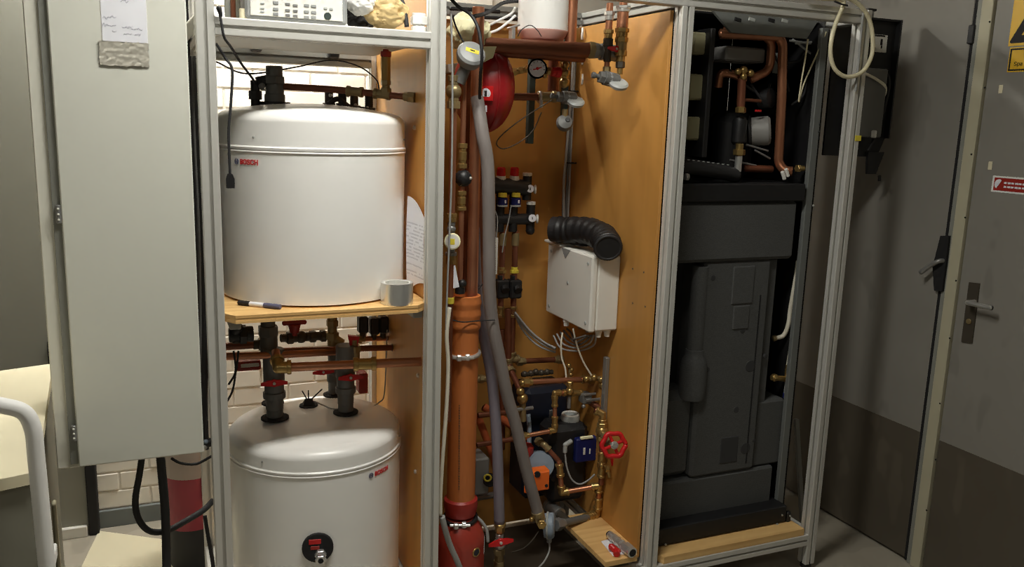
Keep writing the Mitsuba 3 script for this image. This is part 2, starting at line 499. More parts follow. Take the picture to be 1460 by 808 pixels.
part(k, 'backing', wpl(y0, y0 - .17, z0, z1, XW), 'white')
part(k, 'red_field', wpl(y0 - .008, y0 - .165, z0 + .006, z1 - .006, XW - .001, .0006), 'red_dark')
h = z1 - z0
ic = Polygon([(.000 + .017 + .016 * math.cos(t), .5 * h - .006 + .017 * math.sin(t)) for t in np.linspace(.9, 4.2, 16)])
part(k, 'pictogram', put(ext(ic, .0006), (XW - .0022, y0 - .010, z0 + .006), (0, -1, 0), (0, 0, 1)), 'paper', False)
for i, zz in enumerate((.60, .36)):
    for j in range(7):
        part(k, 'letter_mark', wpl(y0 - .046 - j * .0135, y0 - .056 - j * .0135 - .002 * (j % 2), z0 + h * zz - .003, z0 + h * zz + .0035, XW - .0016, .0006), 'paper')
for (a, b, l) in ((1427, 127, 'small yellowed tape scrap stuck on the door under the yellow label'), (1412, 236, 'small yellowed tape scrap stuck on the door just above the red sticker')):
    q = at(a, b, x=XW); solo('tape_scrap', l, 'tape', wpl(q[1] + .008, q[1] - .007, q[2] - .014, q[2] + .014, XW, .0008), 'beige')

# ------------------------------------------------------------------ lamps on the ceiling (above the frame)
def lamp(x, y, lx, ly, L, label):
    k = T('ceiling_lamp', label, 'lamp')
    part(k, 'housing', bx(x - lx / 2, x + lx / 2, y - ly / 2, y + ly / 2, CEIL - .07, CEIL, .004), 'white')
    z = CEIL - .072; u, v = lx / 2 - .015, ly / 2 - .015
    m = trimesh.Trimesh([(x - u, y - v, z), (x + u, y - v, z), (x + u, y + v, z), (x - u, y + v, z)], [(0, 2, 1), (0, 3, 2)], process=False)
    kk = part(k, 'diffuser', m, 'white', False); scene[kk]['emitter'] = {'type': 'area', 'radiance': rgb((L, L * .98, L * .895))}


lamp(.48, -.60, 1.0, .20, LAMP_FRONT, 'white ceiling lamp in front of the rig')
lamp(.10, 1.02, 1.25, .16, LAMP_BACK, 'white ceiling lamp between the rig and the brick wall')
lamp(-1.1, -2.6, 1.25, .20, LAMP_FILL, 'added unseen ceiling lamp far from the rig, fill light for the cabinet')  # unseen fill lamp, added to brighten the cabinet side

# ------------------------------------------------------------------ aluminium frame
W = .045
X0, X1, X2, X3 = 0., .604, 1.4127, 2.1361
YR = .675                                                     # back posts
def prof_poly():
    p = sbox(0, 0, W, W).buffer(-.003).buffer(.003, quad_segs=3)
    for ang in range(4):
        g = sbox(W / 2 - .0045, W - .0045, W / 2 + .0045, W + .01).union(Polygon([(W / 2 - .009, W - .0045), (W / 2 + .009, W - .0045), (W / 2 + .005, W - .013), (W / 2 - .005, W - .013)]))

        p = p.difference(affinity.rotate(g, 90 * ang, origin=(W / 2, W / 2)))
    return p.simplify(.0003)
PROF = prof_poly()
fr_k = T('aluminium_frame', 'tall silver slotted aluminium frame that holds the tanks and the pipework', 'frame')


def prof(a, b, o):
    """Slotted profile between a and b (lower corner o aligned to an axis)."""
    a, b = np.asarray(a, float), np.asarray(b, float); l = np.linalg.norm(b - a); d = nrm(b - a)
    m = ext(PROF, l)
    X = {'z': (1, 0, 0), 'x': (0, 1, 0), 'y': (0, 0, 1)}[o]; Y = np.cross(d, X)
    return put(m, a, X, Y)


def rail(x0, x1, y, z):
    return prof((x0, y, z), (x1, y, z), 'x')


def post(x, y, z0, z1):
    return prof((x, y, z0), (x, y, z1), 'z')


def yrail(x, y0, y1, z):
    return prof((x, y0, z), (x, y1, z), 'y')


for x, top in ((X0, 2.4), (X1, 2.4), (X2, 2.029), (X3, 2.074)):
    part(fr_k, 'post', post(x, 0, .02, top), 'alu', False)
for x, top in ((X0, 2.4), (X1, 2.4), (X2, 2.074), (X3, 2.074)):
    part(fr_k, 'post', post(x, YR, .02, top), 'alu', False)
for x in (X0, X1, X2, X3):
    for y in (0, YR):
        part(fr_k, 'foot', cyl((x + W / 2, y + W / 2, 0), (x + W / 2, y + W / 2, .022), .02, 14), 'black')
part(fr_k, 'rail', rail(X1 + W, X3, 0, 2.029), 'alu', False)
part(fr_k, 'rail', rail(X0 + W, X1, 0, 1.853), 'alu', False)
part(fr_k, 'rail', rail(X2 + W, X3, 0, .10), 'alu', False)
part(fr_k, 'rail', rail(X1 + W, X2, 0, .10), 'alu', False)
part(fr_k, 'rail', rail(X0 + W, X1, 0, .10), 'alu', False)
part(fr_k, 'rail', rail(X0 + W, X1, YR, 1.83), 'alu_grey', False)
part(fr_k, 'rail', rail(X1 + W, X2, YR, 2.029), 'alu_grey', False)  # rear and side top rails in darker grey: their shade put into the colour
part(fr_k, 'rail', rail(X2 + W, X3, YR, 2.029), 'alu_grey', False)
part(fr_k, 'rail', rail(X0 + W, X1, YR, .10), 'alu', False)
for x in (X0, X1, X2, X3):
    part(fr_k, 'side_rail', yrail(x, W, YR, .10), 'alu', False)
for x in (X0,):
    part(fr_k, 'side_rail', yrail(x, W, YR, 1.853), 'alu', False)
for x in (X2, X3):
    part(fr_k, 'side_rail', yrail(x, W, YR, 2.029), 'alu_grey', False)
for (a, b) in ((364, 66), (474, 76)):
    q = at(a, b, y=YR)
    part(fr_k, 'bracket', ob(q + (0, -.018, 0), .035, .03, .035, b=.004), 'black')
q0, q1 = at(264, 48, y=.14), at(279, 32, y=.10); part(fr_k, 'brace', ob(.5 * (q0 + q1), .11, .02, .03, nrm(q1 - q0), (0, 1, .2), .002), 'alu')
# ------------------------------------------------------------------ wooden panels
PX = .621                                                     # side panel of the tank bay
k = solo('plywood_panel', 'orange varnished plywood side panel right of the two white tanks', 'panel', bx(PX, PX + .012, W + .002, YR - .003, .15, 2.35), 'plywood', False)
for (a, b) in ((592, 182), (597, 535), (593, 672)):
    q = at(a, b, x=PX); part(k, 'screw', cyl(q + (.002, 0, 0), q + (-.006, 0, 0), .007, 10), 'steel')
k = solo('plywood_panel', 'large orange plywood panel between the pipework and the dark heat pump', 'panel', bx(1.40, 1.412, W + .002, .7235, .165, 2.02), 'plywood', False)
for (a, b) in ((902, 383), (918, 388), (902, 432), (920, 437)):
    q = at(a, b, x=1.40); part(k, 'screw', cyl(q + (.002, 0, 0), q + (-.001, 0, 0), .0035, 8), 'bronze_dark')
solo('plywood_panel', 'shaded orange plywood back panel behind the pipework and black manifold', 'panel', bx(PX + .030, 1.412, .724, .736, .013, 2.02), 'plywood', False)  # lower part added down to the floor to hide the lamplit floor behind
solo('base_board', 'plywood strip on the floor of the pipework bay with loose fittings on it', 'board', hullm([(x, y, z) for x, y in ((1.25, .36), (1.25, .003), (1.375, .003), (1.399, .05), (1.399, .36)) for z in (.18, .198)]), 'pine', False)
solo('base_board', 'board under the lower white tank', 'board', bx(.047, .602, .048, .672, .146, .163), 'pine', False)
solo('floor_shade_sheet', 'added dark brown sheet standing in for the shade on the floor under the pipework', 'sheet', bx(PX + .03, 1.40, .05, .70, .0, .003, .0005), 'floor_shade_brown', False)  # dark sheet added in place of the shade on this floor
k = solo('wood_batten', 'light wooden batten lying on the bottom rail in front of the heat pump', 'batten', hullm([(x, y, z) for x, y in ((X2 + .075, .004), (2.118, .004), (2.118, .1), (X2 + .06, .1), (X2 + .06, .03)) for z in (.146, .172)]), 'pine', False)
k = T('shelf_board', 'plywood shelf with cut front corners carrying the upper white tank', 'shelf')
sp = [(.048, .62), (.048, .04), (.072, .004), (.576, .004), (.600, .03), (.602, .048), (.616, .052), (.616, .62)]
for i, (z0, z1) in enumerate(((1.112, 1.119), (1.119, 1.1265), (1.1265, 1.134))):
    e = (.0, .0015, .0)[i]
    part(k, 'ply_layer', hullm([(x, y + e, z) for x, y in sp for z in (z0, z1)]), 'pine', False)
for x in (.06, .575):
    part(k, 'bracket', bx(x, x + .03, .05, .60, 1.085, 1.111, .002), 'alu_grey')
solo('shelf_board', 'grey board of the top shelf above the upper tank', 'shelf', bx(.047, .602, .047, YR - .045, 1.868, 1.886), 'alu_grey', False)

# ------------------------------------------------------------------ the two white tanks
def tank(cx, cy, R, z0, zr, zt, label, logo_px, logo_z):
    k = T('storage_tank', label, 'tank')
    zs = zt - .055
    part(k, 'body', lathe([(R - .02, z0), (R - .004, z0 + .004), (R - .002, zr - .006), (R - .004, zr)], (cx, cy, 0), (0, 0, 1), 96), 'enamel', 40)
    dome = [(R - .004, zr), (R + .001, zr + .002), (R + .002, zr + .008), (R - .002, zr + .012), (R - .002, zs)]
    for t in np.linspace(.12, 1, 9):
        a = t * math.pi / 2 * .93
        dome.append((R - .055 + .053 * math.cos(a), zs + .034 * math.sin(a)))
    rr = dome[-1][0]
    for t in np.linspace(.15, 1, 7):
        dome.append((rr * (1 - t), zs + .034 + (zt - zs - .034) * (1 - (1 - t) ** 2)))
    part(k, 'lid', lathe(dome, (cx, cy, 0), (0, 0, 1), 96), 'enamel', 40)
    part(k, 'seam_ring', torus((cx, cy, zr - .004), (0, 0, 1), R - .001, .003, 96, 8), 'enamel', True)
    # maker's mark wrapped round the shell
    A = np.array(at(*logo_px, y=cy - .8 * R)); d = A - CAM
    # where the sight line of the mark meets the shell
    f = CAM[:2] - (cx, cy); aa = d[:2] @ d[:2]; bb = 2 * f @ d[:2]; cc = f @ f - R * R
    t = (-bb - math.sqrt(bb * bb - 4 * aa * cc)) / (2 * aa); h = CAM + d * t
    th0 = math.atan2(h[1] - cy, h[0] - cx)

    def wrap(m, off=0.):
        m = m.subdivide(); v = m.vertices; th = th0 + (v[:, 0] + off) / R; rad = R - .0012 + v[:, 2]
        m.vertices = np.stack([cx + rad * np.cos(th), cy + rad * np.sin(th), h[2] + v[:, 1]], 1); return m
    part(k, 'lettering', wrap(text_mesh('BOSCH', .0135, .0012, True), .0235), 'red', False, label='red lettering on the shell')
    ring = sbox(-.001, -.001, .001, .001).centroid.buffer(.0085).difference(sbox(0, 0, .0001, .0001).centroid.buffer(.0068))
    arm = sbox(-.0045, -.0055, -.0028, .0055).union(sbox(.0028, -.0055, .0045, .0055)).union(sbox(-.0045, -.0009, .0045, .0009))
    part(k, 'emblem', wrap(put(ext(ring.union(arm), .0012), (.0095, .0065, 0)), 0.), 'ink', False, label='small dark ring emblem')
    for th in (-2.35, -.45):
        q = np.array((cx + R * math.cos(th), cy + R * math.sin(th), zr + .035)); part(k, 'rivet', ball(q, .003, 8), 'steel_dull')
    return k


TC1, TR1, TC2, TR2 = (.337, .316), .277, (.335, .325), .271
tank(*TC1, TR1, 1.136, 1.566, 1.698, 'white cylindrical tank standing on the plywood shelf, upper of two', (334, 233), 0)
k2 = tank(*TC2, TR2, .164, .626, .726, 'white cylindrical tank with black drain opening, below the plywood shelf', (526, 682), 0)
# drain opening of the lower tank
def on_shell(c, R, px, py):
    d = at(px, py, y=0) - CAM; f = CAM[:2] - c; aa = d[:2] @ d[:2]; bb = 2 * f @ d[:2]; cc = f @ f - R * R
    t = (-bb - math.sqrt(bb * bb - 4 * aa * cc)) / (2 * aa); return CAM + d * t
h = on_shell(np.array(TC2), TR2, 453, 780); nn = nrm([h[0] - TC2[0], h[1] - TC2[1], 0])
part(k2, 'drain_cover', collar(h, nn, .046, .012, 28), 'black_matt', label='black round drain cover')
tx = np.cross((0, 0, 1), nn)
part(k2, 'drain_label', ob(h + nn * .0072 + np.array((0, 0, .022)) - tx * .008, .036, .016, .002, tx, (0, 0, 1)), 'red')
part(k2, 'drain_label', ob(h + nn * .0062 + np.array((0, 0, .002)) - tx * .008, .026, .012, .002, tx, (0, 0, 1)), 'red_dark')
_, e = stack(k2, 'drain_nipple', h + tx * .008 - np.array((0, 0, .018)) + nn * .005, nn, [('hex', .017, .016), ('c', .013, .014), ('hex', .016, .014)], 'steel')
part(k2, 'nipple_bore', collar(e + nn * .0005, nn, .008, .002), 'black_matt')

# ------------------------------------------------------------------ fittings on the upper tank
UPV = np.array((0, 0, 1.)); XV = np.array((1., 0, 0)); YV = np.array((0, 1., 0))
b = at(392, 150, y=.36)
k = T('tank_connector', 'black threaded stub pipe on the left of the upper tank top', 'pipe fitting')
stack(k, 'flange', (b[0], b[1], 1.690), UPV, [('c', .045, .010)], 'black')
stack(k, 'stub', (b[0], b[1], 1.700), UPV, [('c', .030, .022), ('c', .027, .03), ('hex', .031, .022), ('c', .024, .03)], 'grey_stem')
_, e = stack(k, 'side_port', (b[0] - .02, b[1], 1.762), nrm((-1, 0, -.25)), [('c', .016, .02), ('hex', .018, .012)], 'black')
q = at(364, 135, y=.36)
k = T('sensor_plug', 'small black sensor plug with grey clip left of the stub on the upper tank', 'sensor')
part(k, 'body', cyl((q[0], q[1], 1.676), (q[0], q[1], 1.76), .013, 12), 'black'); part(k, 'clip', ball((q[0] + .018, q[1] - .008, 1.745), .011), 'steel_dull')
part(k, 'cap', cyl((q[0], q[1], 1.705), (q[0], q[1], 1.73), .019, 8), 'black')
part(k, 'wire', tube(spline([(q[0] + .016, q[1], 1.735), (q[0] + .038, q[1] - .01, 1.728), (q[0] + .036, q[1] - .01, 1.695)], 6), .003, 6), 'white', True)
run('copper_pipe', 'dark copper pipe running right above the upper tank top', pl((398, 123, .36), (470, 127, .34), (591, 139, .205)), .010, 'copper_dark', 'brass_dull', couple=[(1, .30), (1, .62)], ends=(1,), elbows=False)
q = at(550, 135, y=.25)
k = T('air_vent', 'tall brass air vent on the dark copper pipe above the upper tank', 'valve')
_, e = stack(k, 'base', q, UPV, [('hex', .017, .02), ('c', .012, .008), ('hex', .016, .014)], 'brass_dull')
_, e = stack(k, 'cylinder', e, UPV, [('c', .014, .068)], 'brass'); stack(k, 'cap', e, UPV, [('c', .016, .016), ('c', .009, .006)], 'red_dark')
k = T('pipe_cluster', 'cluster of dark valves on the right of the upper tank top', 'valve')
for i, (a, bb, c) in enumerate(((469, 140, 1.67), (488, 143, 1.67), (505, 147, 1.665), (526, 148, 1.66))):
    q = at(a, bb, y=.44); stack(k, 'valve_body', (q[0], q[1], c), UPV, [('c', .019, .02), ('hex', .021, .014), ('c', .013, q[2] - c)], ('bronze_dark', 'black', 'bronze_dark', 'black')[i])
for (a, bb) in ((471, 136), (496, 136), (507, 150), (524, 154)):
    part(k, 'screw', ball(at(a, bb, y=.418), .006, 8), 'steel')
q = at(478, 146, y=.40); part(k, 'link', tube(spline(pl((466, 150, .41), (482, 141, .41), (500, 153, .41), (532, 157, .42)), 6), .008, 8), 'black', True)
part(k, 'flange', lathe([(.055, 0), (.055, .006), (.03, .009)], at(510, 158, y=.42), UPV, 24), 'black')
# thin cables near the top of the tank bay
cable('thin_cable', 'thin dark cable arching across the white bricks above the upper tank', pl((308, 88, .3), (352, 105, .4), (420, 96, .5), (470, 86, .55), (510, 94, .5), (536, 113, .47), (541, 130, .45)), .0022, 'rubber')
cable('thin_cable', 'dark cable hanging from the top shelf edge down to the sensor plug', pl((312, 12, -.012), (316, 35, -.014), (320, 54, -.010), (330, 68, .03), (345, 92, .18), (364, 118, .34), (366, 130, .35)), .0032, 'rubber')
k = T('power_cord', 'black cord hanging down in front of the upper tank with a socket on its end', 'cord')
part(k, 'cord', tube(spline(pl((308, 62, .02), (322, 84, .025), (331, 100, .02), (329, 150, .018), (326, 190, .018), (328, 248, .018)), 8), .0034, 8), 'rubber', True)
q = at(328, 248, y=.018); part(k, 'socket', hullm([q + (sx * w, sy * .010, dz) for sx in (-1, 1) for sy in (-1, 1) for w, dz in ((.006, 0), (.010, -.012), (.010, -.036))]), 'black')
q = at(311, 17, y=-.012); k = T('cable_plug', 'small black plug on the cable at the left end of the top shelf rail', 'plug')
part(k, 'body', hullm(np.vstack([ball(at(312, 12, y=-.014), .007, 8).vertices, ball(at(315, 22, y=-.014), .004, 8).vertices])), 'black')

# ------------------------------------------------------------------ on the plywood shelf
def on_z(px, py, z):
    return at(px, py, z=z)
a, b = on_z(340, 431, 1.1415), on_z(407, 438, 1.1415); b = a + nrm(b - a) * .135
k = T('marker_pen', 'dark blue marker pen with white band lying before the upper tank', 'pen'); d = nrm(b - a)
part(k, 'cap', cyl(a, a + d * .036, .007, 14), 'ink_black'); part(k, 'barrel', cyl(a + d * .036, a + d * .082, .0062, 14), 'paper'); part(k, 'end', cyl(a + d * .082, b, .007, 14), 'ink')
q = on_z(564, 436, 1.135); q = q + (0, .03, 0)
k = T('tape_roll', 'roll of silver foil tape standing on the plywood shelf right of the tank', 'tape roll')
ro, ri, hh = .047, .039, .062; qt = np.array((.526, .050, 1.1345))
part(k, 'tape', lathe([(ri, 0), (ro, 0), (ro, hh), (ri, hh), (ri, 0)], qt, UPV, 40), 'steel', 30)
part(k, 'core', lathe([(ri - .004, .001), (ri - .0005, .001), (ri - .0005, hh - .001), (ri - .004, hh - .001), (ri - .004, .001)], qt, UPV, 40), 'off_white', 30)
# curved sheet of paper leaning between tank and panel
n1, n2 = 14, 16; vs = []
for i in range(n2 + 1):
    v = i / n2
    for j in range(n1 + 1):
        u = j / n1
        A = at(581 + 0 * u, 405 - 132 * v, y=.17)
        x = .600 + .016 * (1 - v * .2) * u ** .5 - .004 * math.sin(v * 3) ; y = .20 - .135 * u
        z = 1.1365 + .295 * v - .055 * v * u * u + .035 * (1 - u) * 0 + .012 * math.sin(u * 3) * (1 - v) + .045 * u * (1 - v)
        vs.append((x, y, z))
fs = [(i * (n1 + 1) + j, i * (n1 + 1) + j + 1, (i + 1) * (n1 + 1) + j + 1, (i + 1) * (n1 + 1) + j) for i in range(n2) for j in range(n1)]
solo('paper_sheet', 'curled printed paper sheet standing between the upper tank and the plywood panel', 'paper', (np.array(vs), np.array(fs)), 'paper_print', True)

# ------------------------------------------------------------------ pipework between the shelf and the lower tank
def stem(px, py, y, base_r, top, label, hpx, hpy, rr=.021):
    zb = .724; b = at(px, py, z=zb); y = b[1]
    k = T('tank_valve', label, 'valve')
    part(k, 'rosette', lathe([(base_r, 0), (base_r, .005), (rr + .003, .008)], (b[0], b[1], zb), UPV, 28), 'black_matt', label='black rubber rosette')
    _, e = stack(k, 'pipe', (b[0], b[1], zb), UPV, [('c', rr * .95, .03), ('c', rr, .038), ('c', rr * 1.28, .02), ('c', rr * 1.1, .03), ('c', rr * 1.2, max(.02, top - zb - .118))], 'grey_stem')
    hq = at(hpx, hpy, y=y - rr * 1.5)
    butterfly(k, hq, (-.1, -1, .05), (1, -.0, -.02), .040); return b, e
bA, eA = stem(392, 596, .20, .043, .95, 'left valve stem with red wing handle on the lower tank top', 391, 546, .027)
bB, eB = stem(493, 588, .235, .040, .95, 'right valve stem with red wing handle on the lower tank top', 500, 538, .0255)
b = at(476, 562, z=.724); k = T('tank_valve', 'dark valve stem standing behind the right one on the lower tank', 'valve')
part(k, 'rosette', lathe([(.036, 0), (.036, .005), (.02, .007)], (b[0], b[1], .722), UPV, 24), 'black_matt'); stack(k, 'pipe', (b[0], b[1], .722), UPV, [('c', .019, .05), ('c', .023, .03), ('c', .019, .14)], 'grey_stem')
butterfly(k, at(461, 530, y=.38), (-.1, -1, .05), (1, 0, 0), .035)
b = at(389, 574, z=.724); k = T('tank_valve', 'dark valve stem standing behind the left one on the lower tank', 'valve')
part(k, 'rosette', lathe([(.036, 0), (.036, .005), (.02, .007)], (b[0], b[1], .722), UPV, 24), 'black_matt'); stack(k, 'pipe', (b[0], b[1], .722), UPV, [('c', .019, .05), ('c', .023, .03), ('c', .020, .16)], 'grey_stem')
b = at(440, 577, z=.727); k = T('sensor_plug', 'black sensor plug with wires between the stems on the lower tank', 'sensor')
part(k, 'rosette', lathe([(.030, 0), (.030, .004), (.014, .006)], (b[0], b[1], .724), UPV, 24), 'black_matt'); part(k, 'plug', hullm([b + v for v in ((-.02, -.012, 0), (.02, -.012, 0), (.02, .012, .002), (-.02, .012, .002), (-.012, 0, .022), (.012, 0, .022))]), 'black')
for dx in (-.02, .0, .045):
    part(k, 'wire', tube(spline([b + (0, 0, .01), b + (dx * .5, 0, .03), b + (dx, .0, .05)], 5), .0022, 6), 'rubber', True)
cable('thin_cable', 'thin grey cable lying on the lower tank top and rising along the panel', [*pl((448, 572, .33)), *[at(a, bb, z=.732) for a, bb in ((462, 578), (478, 583))], *pl((520, 583, .36), (541, 573, .42), (548, 560, .45), (551, 500, .46), (552, 470, .46))], .0022, 'grey_cable')
# front run with brass coupling
run('copper_pipe', 'bright copper pipe with brass coupling in front, above the lower tank', pl((393, 501, .25), (397, 524, .19), (606, 515, .115)), .0135, 'copper', 'brass', couple=[(1, .58)])
run('copper_pipe', 'copper pipe behind the brass elbow, running left under the shelf', pl((322, 508, .30), (392, 506, .30), (482, 501, .36)), .0115, 'copper', 'brass_dull', elbows=False)
run('copper_pipe', 'dark copper pipe at the back under the shelf, ending at the panel', pl((400, 500, .45), (572, 495, .45)), .010, 'copper_dark', 'bronze_dark', ends=(1,))
run('copper_pipe', 'short copper pipe at the back right under the shelf', pl((508, 483, .50), (553, 482, .50)), .009, 'copper', 'brass_dull', ends=(0,))
run('copper_pipe', 'dark copper pipe at the far left under the shelf', pl((322, 494, .42), (380, 490, .42)), .012, 'copper_dark', 'bronze_dark', ends=(1,))
k = T('pipe_cluster', 'tall dark valve body left under the plywood shelf', 'valve')
q = at(383, 500, y=.34); stack(k, 'valve_body', (q[0], q[1], q[2] - .0), UPV, [('c', .026, .05), ('hex', .032, .03), ('c', .022, .03), ('c', .027, .05)], 'grey_stem')
q = at(336, 468, y=.30); k = T('circulation_pump', 'black circulation pump far left under the plywood shelf', 'pump')
stack(k, 'housing', q + (-.02, 0, -.02), XV, [('c', .022, .03), ('hex', .030, .02), ('c', .024, .02)], 'black'); part(k, 'cap', ball(q + (.0, -.02, .005), .02), 'black'); part(k, 'cap', cyl(q + (0, 0, -.045), q + (0, 0, -.015), .013, 12), 'bronze_dark')
k = T('fitting_row', 'row of dark bronze fittings under the middle of the shelf', 'pipe fitting')
stack(k, 'fittings', at(400, 482, y=.40), nrm(at(472, 478, y=.42) - at(400, 482, y=.40)), [('c', .013, .02), ('hex', .021, .02), ('c', .016, .012), ('ball', .020, .03), ('c', .015, .012), ('hex', .02, .02), ('c', .014, .016), ('hex', .02, .018), ('c', .014, .03)], 'bronze_dark')
q = at(420, 474, y=.38)
part(k, 'handle_stem', cyl(q + (0, 0, -.01), q + (0, 0, .035), .008, 10), 'red_dark'); part(k, 'handle', cat_m([bx(q[0] - .038, q[0] + .038, q[1] - .008, q[1] + .008, q[2] + .026, q[2] + .04, .004), cyl(q + (0, 0, .0), q + (0, 0, .027), .014, 12, .02)]), 'red_dark')
q = at(474, 492, y=.38); k = T('tee_fitting', 'brass fitting hanging under the shelf right of the T handle', 'pipe fitting')
stack(k, 'fitting', q, UPV, [('c', .016, .02), ('hex', .022, .024), ('c', .015, .02), ('hex', .020, .02), ('c', .016, .02)], 'brass_dull')
part(k, 'branch', cyl(q + (0, 0, .03), q + (.03, -.02, .01), .012, 12), 'brass_dull')
q = at(503, 490, y=.30); k = T('valve', 'brass valve with upright red handle under the shelf on the right', 'valve')
stack(k, 'body', q + (.004, 0, -.05), UPV, [('c', .018, .024), ('hex', .022, .02), ('c', .012, .02)], 'brass_dull'); part(k, 'handle', hullm([q + v for v in ((-.018, -.01, .03), (.02, -.01, .024), (-.014, .01, .03), (.016, .01, .024), (-.01, -.008, -.012), (.012, -.008, -.014), (.012, .008, -.014))]), 'red', False)
for i, (a, bb) in enumerate(((517, 462), (533, 464), (546, 462))):
    q = at(a, bb, y=.50); k = T('actuator', ('black actuator at the back right under the shelf, left of its row', 'black actuator at the back right under the shelf, middle of its row', 'black actuator at the back right under the shelf, nearest the panel')[i], 'actuator', 'black actuators under the shelf')
    part(k, 'housing', bx(q[0] - .016, q[0] + .016, q[1] - .02, q[1] + .02, q[2] - .03, q[2] + .03, .005), 'black'); part(k, 'neck', cyl(q + (0, 0, -.05), q + (0, 0, -.03), .011, 10), 'bronze_dark')
for (a0, a1, b0, b1, y, l) in ((338, 372, 514, 530, .42, 'dark red block with pale label at the left under the shelf'), (512, 525, 532, 562, .46, 'dark red block right of the stems above the lower tank')):
    u, v = at(a0, b1, y=y), at(a1, b0, y=y); k = T('manifold_block', l, 'manifold')
    part(k, 'block', bx(u[0], v[0], y, y + .05, u[2], v[2], .004), 'red_dark')
    if a0 == 338: part(k, 'label_strip', bx(u[0] + .012, v[0] - .006, y - .001, y, v[2] - .018, v[2] - .006, .0004), 'off_white')
for i, (a, l) in enumerate(((340, 'short black wire loop at the left above the lower tank'), (333, 'longer black wire loop beside the left post above the lower tank'))):
    cable('wire_loop', l, pl((a, 500, .22), (a + 3, 525, .2), (a - 1, 555, .2), (a - 9, 572, .2)) if i else pl((a, 500, .24), (a - 4, 530, .22), (a - 14, 548, .2)), .003, 'rubber')

# ------------------------------------------------------------------ on the top shelf
zs = 1.8985
q0, q1 = at(350, 24, y=.035), at(496, 38, y=.035); xa, xb = q0[0], q1[0]
k = T('instrument', 'grey bench instrument with pale button panel on the top shelf', 'instrument')
part(k, 'case', bx(xa + .004, xb - .004, .062, .40, zs + .012, zs + .16, .004), 'motor_grey')
part(k, 'front_frame', bx(xa, xb, .036, .062, zs + .004, zs + .17, .006), 'grey_plastic')
part(k, 'panel', bx(xa + .012, xb - .014, .033, .037, zs + .012, zs + .15, .001), 'off_white')
for x in (xa + .03, xb - .03):
    part(k, 'foot', cyl((x, .06, zs - .012), (x, .06, zs + .006), .010, 12), 'black')
def btn(a, b, w, h, m, r=None):
    q = at(a, b, y=.033)
    part(k, 'button', collar((q[0], .0325, q[2]), YV, r, .005, 16) if r else bx(q[0] - w / 2, q[0] + w / 2, .030, .034, q[2] - h / 2, q[2] + h / 2, .001), m)
for (a, b) in ((374, 5), (374, 12), (374, 17)): btn(a, b, .010, .004, 'grey_light')
for (a, b) in ((393, 4), (393, 13), (393, 20)): btn(a, b, .013, .008, 'grey_plastic')
for (a, b) in ((410, 6), (410, 15), (410, 22), (421, 8), (421, 16), (421, 23)): btn(a, b, .012, .0065, 'steel_dull')
for (a, b) in ((437, 8), (437, 17), (437, 25), (447, 9), (447, 18), (447, 25)): btn(a, b, .013, .0075, 'grey_plastic')
for (a, b) in ((464, 12), (472, 13)): btn(a, b, .009, .006, 'grey_light')
btn(467, 23, 0, 0, 'dark_green', .0095)
def crumple(c, s, seed, f=28, amp=.35):
    m = trimesh.creation.icosphere(4); v = m.vertices
    w = 1 + amp * (fbm(v * 1.6 + 5, 4, seed) - .5) * 2 + .16 * np.abs(noise(v * 5, seed + 9) - .5)
    m.vertices = np.asarray(c) + v * w[:, None] * np.asarray(s); m.vertices[:, 2] = np.maximum(m.vertices[:, 2], zs - .011); return m
q = at(513, 10, y=.07); solo('plastic_bag', 'crumpled white plastic bag on the top shelf beside the instrument', 'bag', crumple(q + (0, 0, .012), (.042, .04, .034), 3), 'white', 24)
q = at(548, 22, y=.085); solo('plastic_bag', 'crumpled golden translucent bag on the top shelf, right of the white bag', 'bag', crumple(q + (.004, 0, .01), (.058, .05, .045), 8), 'beige_bag', 24)
q = at(503, 27, y=.16); solo('black_pouch', 'black pouch behind the two bags on the top shelf', 'pouch', crumple(q + (.035, .05, .03), (.055, .04, .05), 5), 'black', 24)
cable('black_cable', 'black cable bent down at the right end of the top shelf', pl((566, -12, .10), (574, 5, .075), (578, 22, .065), (580, 38, .06)), .0065, 'rubber')
q = at(597, 46, y=.045); q[2] = zs; k = T('cable_gland', 'white plastic cable gland standing at the right end of the top shelf', 'cable gland')
stack(k, 'base', q + (0, .0, -.001), UPV, [('c', .021, .016), ('c', .016, .004)], 'white'); stack(k, 'cap', q + (0, 0, .020), UPV, [('hex', .0235, .022), ('c', .019, .008)], 'white')
q = at(347, 23, y=.05); solo('wall_plug', 'small beige cylinder at the left of the instrument on the top shelf', 'plug', cyl((q[0], .055, zs - .012), (q[0], .055, zs + .028), .010, 14), 'beige')
q = at(333, 22, y=.10); k = T('trunking_bundle', 'brown and grey bundle of trunking behind the left end of the top shelf', 'trunking')
for i, (dx, m) in enumerate(((-.012, 'frame_grey'), (.002, 'copper_dark'), (.014, 'cupboard_side'))):
    part(k, 'strip', bx(q[0] + dx - .006, q[0] + dx + .006, .12, .15, zs - .012, zs + .3, .002), m)

# ================================================================== pipework bay
VIEW = nrm((-.33, -.94, .06))                                 # towards where a gauge in this bay faces
RX = nrm(np.cross((0, 0, 1), -VIEW)) * -1
def vert(px, y, p0, p1):
    """An upright axis: the point at pixel row p1 (lower) and the height of pixel row p0 above it."""
    b = at(px, p1, y=y); return b, at(px, p0, y=y)[2] - b[2]
